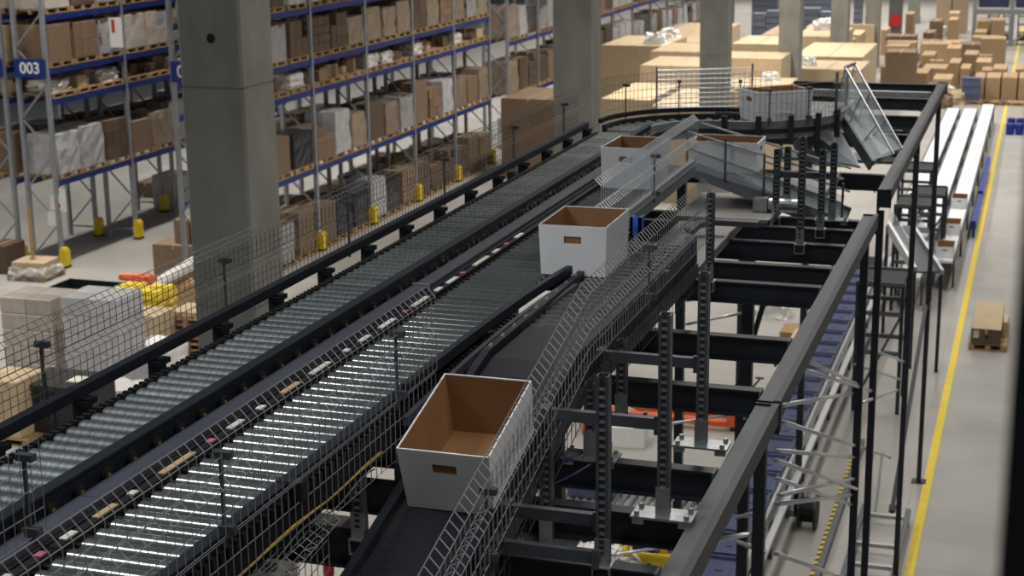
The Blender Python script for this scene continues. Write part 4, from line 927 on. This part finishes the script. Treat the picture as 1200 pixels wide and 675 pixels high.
# ================================================================== FLOOR CONVEYORS ON THE RIGHT
for x0, x1, y0, y1, m, lab in [(-3.62, -3.05, 44, 68.5, 'whitebelt', 'grey-white floor conveyor, left one of three on the right'), (-2.95, -2.35, 38, 68.5, 'whitebelt', 'bright white floor conveyor, middle one of three on the right'), (-2.25, -1.72, 40, 70, 'whitebelt', 'white floor conveyor nearest the yellow stripe')]:
    t = thing('floor_conveyor', lab, 'conveyor', ((x0+x1)/2, (y0+y1)/2, 0), 'white floor conveyors')
    MB().box(x0+.04, x1-.04, y0, y1, .74, .80).build('belt', m, t)
    MB().box(x0, x0+.04, y0, y1, .62, .83).build('side_rail', 'galvdark', t); MB().box(x1-.04, x1, y0, y1, .62, .83).build('side_rail', 'galvdark', t)
    me = MB().box(-.03, .03, -.03, .03, 0, .62).mesh('leg', ['galvdark'])
    for k in range(9):
        for x in (x0+.03, x1-.03): inst(me, 'leg', t, Vector((x, y0+.5+k*(y1-y0-1)/8, 0))-world_loc(t))
for i, y in enumerate((40.6, 43.5, 47.2)):
    tote('white open box on the conveyor nearest the stripe, %s from the camera' % ORD[i], -1.98, y, .80, W=.44, Ln=.8, H=.3)
for y0, y1, lab in [(46.5, 50.8, 'nearer blue floor barrier beside the yellow stripe'), (51.3, 58, 'farther blue floor barrier beside the yellow stripe')]:
    t = thing('floor_barrier', lab, 'barrier', (-1.52, (y0+y1)/2, 0), 'blue barriers beside the stripe')
    MB().box(-1.60, -1.46, y0, y1, .28, .52).build('rail', 'crateblue', t)
    for k in range(4): y = y0+.2+k*(y1-y0-.4)/3; MB().box(-1.57, -1.49, y-.05, y+.05, 0, .28).build('foot', 'crateblue', t)
drum = MB().tube([(0, 0, 0), (0, 0, .03), (0, 0, .42), (0, 0, .45)], .17, 14, rr=[.16, .17, .17, .15]).mesh('bin', ['crateblue'])
k = 0
for r_ in range(2):
    for c_ in range(5):
        inst(drum, 'blue_bin', None, (-1.0+c_*.36, 67.0+r_*1.6, r_*.0), (0, 0, 0), 'small round blue bin at the far right, %s of the %s row' % (ORD[c_], 'near' if r_ == 0 else 'rear'), 'bin', 'round blue bins')
for k in range(3):
    p = at_z(1137, 121, 0); inst(MB().box(-.4, .4, -.3, .3, .02, .34).box(-.42, .42, -.32, .32, .34, .4).mesh('crate', ['toteblue2']) if k == 0 else bpy.data.objects['blue_crate'].data, 'blue_crate', None, (p.x, p.y, k*.4), (0, 0, 0), 'blue-grey crate at the conveyor ends, %s from the floor' % ORD[k], 'crate', 'blue-grey crates')
# pallet with carton in the aisle
p = at_z(1157, 412, 0)
inst(pallet_mesh(.80, 2.5), 'wooden_pallet', None, (p.x, p.y+1.28, .002), (0, 0, math.pi/2), 'small wooden pallet alone in the right-hand aisle', 'pallet')
t = thing('long_carton', 'long taped carton on the pallet alone in the right-hand aisle', 'carton', (p.x-.05, p.y+1.28, .143))
o = inst(carton_mesh(.62, 2.45, .34, 'cartondark'), 'body', t); o = MB().box(-.31, .31, -1.225, 1.225, .342, .348).box(-.018, .018, -1.23, 1.23, .348, .352).build('pale_top', 'cartonlight', None); o.parent = t  # pale slab over the top: light from above is put into its colour
o = MB().box(-.27, -.15, -1.235, -1.228, .14, .30).build('white_label', 'label', None); o.parent = t
o = MB().box(-.02, .05, -1.235, -1.228, .14, .21).build('dark_label', 'black', None); o.parent = t
inst(MB().box(-.04, .04, -.4, .4, 0, .3).box(-.06, .06, -.42, -.38, 0, .32).mesh('board', ['cartonlight']), 'side_board', None, (p.x+.33, p.y+1.28, .143), (0, 0, 0), 'pale board standing beside the long taped carton', 'board')

# ================================================================== BELOW THE PLATFORM
t = thing('tote_conveyor', 'long floor conveyor carrying dark blue totes below the platform', 'conveyor', (-3.70, 28, 0))
MB().box(-3.98, -3.93, 17, 40, .70, .92).build('side_rail', 'galv', t); MB().box(-3.45, -3.40, 17, 40, .70, .92).build('side_rail', 'brightsteel', t)
MB().box(-3.93, -3.45, 17, 40, .76, .80).build('belt', 'darksoft', t)
MB().box(-3.32, -3.22, 17, 40, .75, .82).build('outer_tray', 'brightsteel', t)
me = MB().box(-.03, .03, -.03, .03, 0, .70).mesh('leg', ['galvdark'])
for k in range(14):
    for x in (-3.95, -3.43): inst(me, 'leg', t, Vector((x, 17.4+k*1.7, 0))-world_loc(t))
bt = MB(); W, Ln, H = .44, .70, .26
bt.box(-W/2, W/2, -Ln/2, Ln/2, 0, .02)
for sx in (-1, 1): bt.box(sx*W/2-.012, sx*W/2+.012, -Ln/2, Ln/2, .02, H).box(sx*(W/2+.008)-.014, sx*(W/2+.008)+.014, -Ln/2-.02, Ln/2+.02, H-.03, H)
for sy in (-1, 1): bt.box(-W/2, W/2, sy*Ln/2-.012, sy*Ln/2+.012, .02, H).box(-W/2-.02, W/2+.02, sy*(Ln/2+.008)-.014, sy*(Ln/2+.008)+.014, H-.03, H)
bt = bt.mesh('tote', ['toteblue2']); lidm = MB().box(-.20, .20, -.33, .33, .20, .215).box(-.05, .05, -.05, .05, .215, .225).mesh('contents', ['toteblue'])
def btote(x, y, z, rz, lab, grp='dark blue totes'):
    t = thing('blue_tote', lab, 'tote', (x, y, z), grp); t.rotation_euler.z = rz; inst(bt, 'shell', t); inst(lidm, 'cover', t); return t
for k in range(24): btote(-3.69, 18.0+k*.84, .80, 0, 'dark blue tote on the line below the platform, %s from the camera' % ORD[k])
t = thing('roller_table', 'low roller table running crosswise below the platform', 'conveyor', (-6.0, 22.1, 0))
for y in (21.68, 22.53): MB().box(-9.2, -4.3, y-.03, y+.03, .72, .92).build('side_rail', 'galvdark', t)
me = MB().tube([(0, -.38, 0), (0, .38, 0)], .05, 10).mesh('roller', ['galv'])
for k in range(38): inst(me, 'roller', t, Vector((-9.1+k*.128, 22.1, .86))-world_loc(t))
for x in (-9, -7.5, -6, -4.5):
    for y in (21.68, 22.53): MB().box(x-.03, x+.03, y-.03, y+.03, 0, .72).build('leg', 'galvdark', t)
btote(-6.1, 22.1, .92, math.pi/2, 'blue-grey tote on the low roller table below the platform')
btote(-7.6, 22.1, .92, math.pi/2, 'second blue-grey tote farther left on the low roller table')
t = thing('cap_rail', 'dark floor rail with a row of white caps behind the low roller table', 'rail', (-6.2, 23.4, 0))
MB().box(-9.0, -4.3, 23.4, 23.5, .62, 1.0).build('rail', 'galvdark', t)
for x in (-8.8, -7.3, -5.8, -4.4): MB().box(x-.04, x+.04, 23.42, 23.5, 0, .62).build('leg', 'galvdark', t)
capw = MB().tube([(0, 0, 0), (0, -.03, 0)], .055, 10).mesh('white_cap', ['white'])
for k in range(24):
    if k % 7 in (5, 6): continue
    inst(capw, 'white_cap', t, Vector((-8.9+k*.19, 23.4, .88))-world_loc(t))
MB().box(-6.35, -6.15, 23.3, 23.4, 1.0, 1.3).build('switch_box', 'galv', t); MB().box(-6.32, -6.18, 23.33, 23.4, 1.3, 1.42).build('red_switch', 'red', t); MB().box(-5.2, -4.4, 23.36, 23.40, .25, .60).build('white_plate', 'bag', t); MB().box(-5.75, -5.62, 23.36, 23.4, .2, .6).build('yellow_label', 'yellowbright', t)
def bin_(px, py, w, d, h, m, lab, z=0):
    p = at_z(px, py, z); t = thing('open_bin', lab, 'bin', p, 'open bins below the platform'); b = MB()
    b.box(-w/2, w/2, -d/2, d/2, 0, .03)
    for sx in (-1, 1): b.box(sx*w/2-.015, sx*w/2+.015, -d/2, d/2, .03, h)
    for sy in (-1, 1): b.box(-w/2, w/2, sy*d/2-.015, sy*d/2+.015, .03, h)
    o = b.build('shell', m, None); o.parent = t
    o = MB().box(-w/2-.03, w/2+.03, -d/2-.03, -d/2+.0, h-.05, h).box(-w/2-.03, w/2+.03, d/2, d/2+.03, h-.05, h).box(-w/2-.03, -w/2, -d/2, d/2, h-.05, h).box(w/2, w/2+.03, -d/2, d/2, h-.05, h).build('rim', m, None); o.parent = t
    return p
bin_(772, 690, .9, .7, .7, 'yellowbright', 'yellow open bin below the third beam')
bin_(832, 690, .6, .7, .8, 'yellowbright', 'yellow open bin beside the edge girder')
p = bin_(712, 690, 1.3, .8, .55, 'black', 'black open bin holding white bags'); 
for i, (dx, dy) in enumerate([(-.35, 0), (0, .05), (.35, -.05)]):
    inst(bale_mesh(.45, .45, .3, 'bag', .07, 30+i, 5, .3), 'white_bag', None, p+Vector((dx, dy, .33)), (0, 0, 0), 'white bag in the black bin, %s from the left' % ORD[i], 'bag', 'white bags in the bin')
inst(bale_mesh(.5, .5, .3, 'cartonlight', .06, 44, 5, .3), 'packing_heap', None, at_z(660, 660, 0), (0, 0, 0), 'tan crumpled paper left of the black bin', 'paper')
inst(bale_mesh(.5, .4, .3, 'green', .06, 45, 5, .3), 'packing_heap', None, at_z(622, 655, 0), (0, 0, 0), 'small green heap below the down belt', 'film')
p = at_z(855, 500, 0); t = thing('pallet_truck', 'orange hand pallet truck on the floor below the platform', 'pallet truck', p)
for dy in (-.25, .25): o = MB().box(-1.9, .0, dy-.09, dy+.09, .10, .2).box(-1.98, -1.9, dy-.05, dy+.05, .12, .18).build('fork', 'orange', None); o.parent = t
for dy in (-.25, .25):
    o = MB().tube([(-1.8, dy-.04, .05), (-1.8, dy+.04, .05)], .05, 10).build('wheel', 'black', None); o.parent = t
    o = MB().tube([(.1, dy-.04, .05), (.1, dy+.04, .05)], .05, 10).build('wheel', 'black', None); o.parent = t
o = MB().box(0, .2, -.3, .3, .1, .36).box(.02, .18, -.12, .12, .36, .5).build('body', 'orange', None); o.parent = t
o = MB().tube([(.15, 0, .45), (.5, .3, .9)], .02, 8).tube([(.42, .3, .92), (.58, .3, .92)], .02, 8).build('handle', 'black', None); o.parent = t
p = at_z(690, 446, 0); inst(bale_mesh(.35, .35, .6, 'orange', .04, 50, 4, .3), 'orange_drum', None, p, (0, 0, 0), 'orange drum on the floor behind the punched legs', 'drum')
for i, (x, y, m) in enumerate([(718, 512, 'toteblue2'), (735, 520, 'white'), (705, 505, 'orange'), (750, 400, 'cartonlight'), (742, 395, 'wood')]):
    q = at_z(x, y, 0); inst(carton_mesh(.7, .5, .4, m, False), 'floor_box', None, q, (0, 0, .1*i), ['blue', 'white', 'orange', 'tan', 'wooden'][i]+' box on the floor below the platform', 'box', 'boxes on the floor below the platform')
inst(carton_mesh(1.0, .8, .35, 'cartonlight'), 'large_carton', None, at_z(955, 410, 0), (0, 0, .0), 'tan carton beside the blue tote line', 'carton'); inst(carton_mesh(.9, .8, .3, 'wood'), 'wooden_crate', None, at_z(940, 400, 0)+Vector((0, 0, 0)), (0, 0, 0), 'wooden crate half hidden left of the tan carton', 'crate')
for i, (x, y, l) in enumerate([(945, 352, 1.0), (905, 370, .7)]):
    inst(bale_mesh(.8, .7, .5, 'white', .08, 60+i, 5, .3), 'white_bag', None, at_z(x, y, 0), (0, 0, 0), 'white bag on the floor %s the blue tote line' % ('behind' if i == 0 else 'left of'), 'bag')
# dark machinery under the far half of the platform
for k, (x, y, z) in enumerate([(-2.62, 30.6, 2.6), (-2.55, 42.0, 2.2), (-2.62, 38.4, 2.6), (-3.05, 44.5, 2.4)]):
    t = thing('conveyor_stand', 'dark conveyor stand beyond the platform legs, %s in the row' % ['nearest', 'third', 'second', 'last'][k], 'stand', (x, y, 0), 'dark conveyor stands')
    hw_ = .42
    for sx in (-hw_, hw_):
        for sy in (-.6, .6): MB().box(x+sx-.035, x+sx+.035, y+sy-.035, y+sy+.035, 0, z).build('leg', 'beam', t)
    for zz in (z*.45, z*.75, z-.06): MB().box(x-hw_, x+hw_, y-.64, y-.58, zz, zz+.08).build('rail', 'beamgrey', t); MB().box(x-hw_, x+hw_, y+.58, y+.64, zz, zz+.08).build('rail', 'beamgrey', t)
    if k < 4: MB().bar((x-.40, y-.6, .2), (x+.40, y-.6, z*.75), .05, .05).build('brace', 'galvdark', t)
    MB().box(x-.42, x+.42, y-.58, y+.58, z-.1, z-.02).build('bed', 'dark', t)
# glass-sided incline at the platform foot
t = thing('incline_conveyor', 'steep incline conveyor with clear side panels under the far platform', 'conveyor', (-2.2, 33, 0))
A, B = at_z(1075, 278, 3.4), at_z(1108, 325, 1.2)
A, B = at_y(1070, 268, 35.5), at_y(1104, 322, 33.0)
for o in (Vector((0, 0, 0)), Vector((-.55, .12, 0))):
    MB().bar(A+o, B+o, .06, .22).build('side_frame', 'galv', t)
    MB().bar(A+o+Vector((0, 0, .32)), B+o+Vector((0, 0, .32)), .012, .26).build('clear_panel', 'glass', t)
MB().bar(A+Vector((-.27, .06, .02)), B+Vector((-.27, .06, .02)), .5, .04).build('belt', 'duct', t)
for p in (A, B): MB().box(p.x-.05, p.x+.02, p.y-.04, p.y+.04, 0, p.z).box(p.x-.6, p.x-.53, p.y+.08, p.y+.16, 0, p.z).build('leg', 'beam', t)
# low steel trolley beside the stripe
t = thing('steel_trolley', 'low steel frame trolley lying between the posts and the yellow stripe', 'trolley', (-1.9, 22.5, 0))
for x in (-2.25, -1.55): MB().box(x-.04, x+.04, 21.3, 24.6, .12, .22).build('side_rail', 'galvdark', t)
for y in (21.5, 22.3, 23.1, 24.3): MB().box(-2.25, -1.55, y-.035, y+.035, .14, .2).build('rung', 'galv', t)
for x in (-2.25, -1.55):
    for y in (21.5, 24.4): MB().tube([(x-.03, y, .06), (x+.03, y, .06)], .06, 12).build('wheel', 'black', t)
for x in (-2.2, -2.05): MB().bar((x, 24.4, .2), (x, 25.2, .9), .04, .03).build('push_bar', 'galvdark', t)
t = thing('hazard_strip', 'black and yellow hazard strip on the floor below the platform', 'floor marking', (-2.72, 23.5, 0))
for k in range(34):
    y = 20.5+k*.2; MB().quad([(-2.77, y, .004), (-2.68, y+.06, .004), (-2.68, y+.16, .004), (-2.77, y+.1, .004)]).quad([(-2.77, y+.1, .004), (-2.68, y+.16, .004), (-2.68, y+.26, .004), (-2.77, y+.2, .004)], 1).build('stripe', ['yellowbright', 'black'], t)
MB().box(-2.67, -2.60, 19, 28, 0, .10).box(-2.68, -2.59, 19, 28, .10, .13).build('kerb_rail', 'galvdark', label='low grey kerb rail beside the hazard strip', cat='kerb')
t = thing('cable_reel', 'black cable reel on the floor left of the hazard strip', 'reel', (-3.05, 23.9, 0))
MB().tube([(-3.2, 23.9, .3), (-3.16, 23.9, .3)], .3, 16).build('flange', 'black', t); MB().tube([(-2.95, 23.9, .3), (-2.91, 23.9, .3)], .3, 16).build('flange', 'black', t); MB().tube([(-3.16, 23.9, .3), (-2.95, 23.9, .3)], .2, 14).build('winding', 'darksoft', t)
# yellow motors seen between the far beams
for i, (x, y, Y) in enumerate([(1040, 131, 23.2), (1067, 131, 23.2), (1049, 152, 21.2), (1064, 152, 21.2)]):
    p = at_y(x, y, Y); t = thing('drive_motor', 'yellow and black motor between the far cross beams, %s' % ['rear left', 'rear right', 'front left', 'front right'][i], 'motor', (p.x, Y, 6.50), 'yellow motors between the far beams')
    MB().tube([(p.x-.10, Y, 6.62), (p.x+.10, Y, 6.62)], .085, 12).box(p.x-.06, p.x+.04, Y-.05, Y+.05, 6.69, 6.74).build('housing', 'yellowbright', t); MB().tube([(p.x-.26, Y, 6.62), (p.x-.10, Y, 6.62)], .07, 12).build('gearbox', 'black', t); MB().box(p.x-.3, p.x+.14, Y-.08, Y+.08, 6.50, 6.535).build('mount', 'black', t)
t = thing('motor_shelf', 'pale steel channel between the far cross beams', 'channel', (-2.8, 25.3, 6.6))
MB().box(-4.3, -1.58, 25.2, 25.35, 6.80, 6.84).box(-4.3, -1.58, 25.2, 25.21, 6.70, 6.80).build('channel', 'galv', t)
for k, (Y, Yb) in enumerate(((23.2, 22.5), (21.2, 20.78))): MB().box(-3.2, -1.58, Yb-.03, Y+.12, 6.46, 6.50).box(-3.2, -3.16, Yb-.03, Yb+.03, 6.5, 6.675).box(-1.70, -1.66, Yb-.03, Yb+.03, 6.5, 6.675).build('motor_tray', 'galvdark', label='dark motor tray between the far beams, %s one' % ['rear', 'front'][k], cat='tray')
# red signal lamp below the small guard
p = at_z(385, 662, 3.0); t = thing('signal_lamp', 'small red lit signal lamp below the small wire guard', 'lamp', (p.x, p.y, 0))
MB().box(p.x-.04, p.x+.04, p.y-.04, p.y+.04, 0, 2.9).build('pole', 'galvdark', t); MB().tube([(p.x, p.y, 2.9), (p.x, p.y, 3.05)], .06, 12).build('lens', 'red', t); MB().box(p.x-.3, p.x+.2, p.y-.1, p.y+.2, 3.1, 3.5).build('hood', 'black', t)
# near black railing post beside the camera
t = thing('railing_post', 'black out-of-focus post close to the camera at the right edge', 'post', (0, 0, 8))
q = CAM+ray(1211, 337)*1.15
MB().box(q.x-.011, q.x+.06, q.y-.03, q.y+.03, 8.4, 11.0).build('shaft', 'black', t); MB().box(q.x-.05, q.x+.1, q.y-.07, q.y+.07, 8.38, 8.4).build('base_plate', 'black', t)
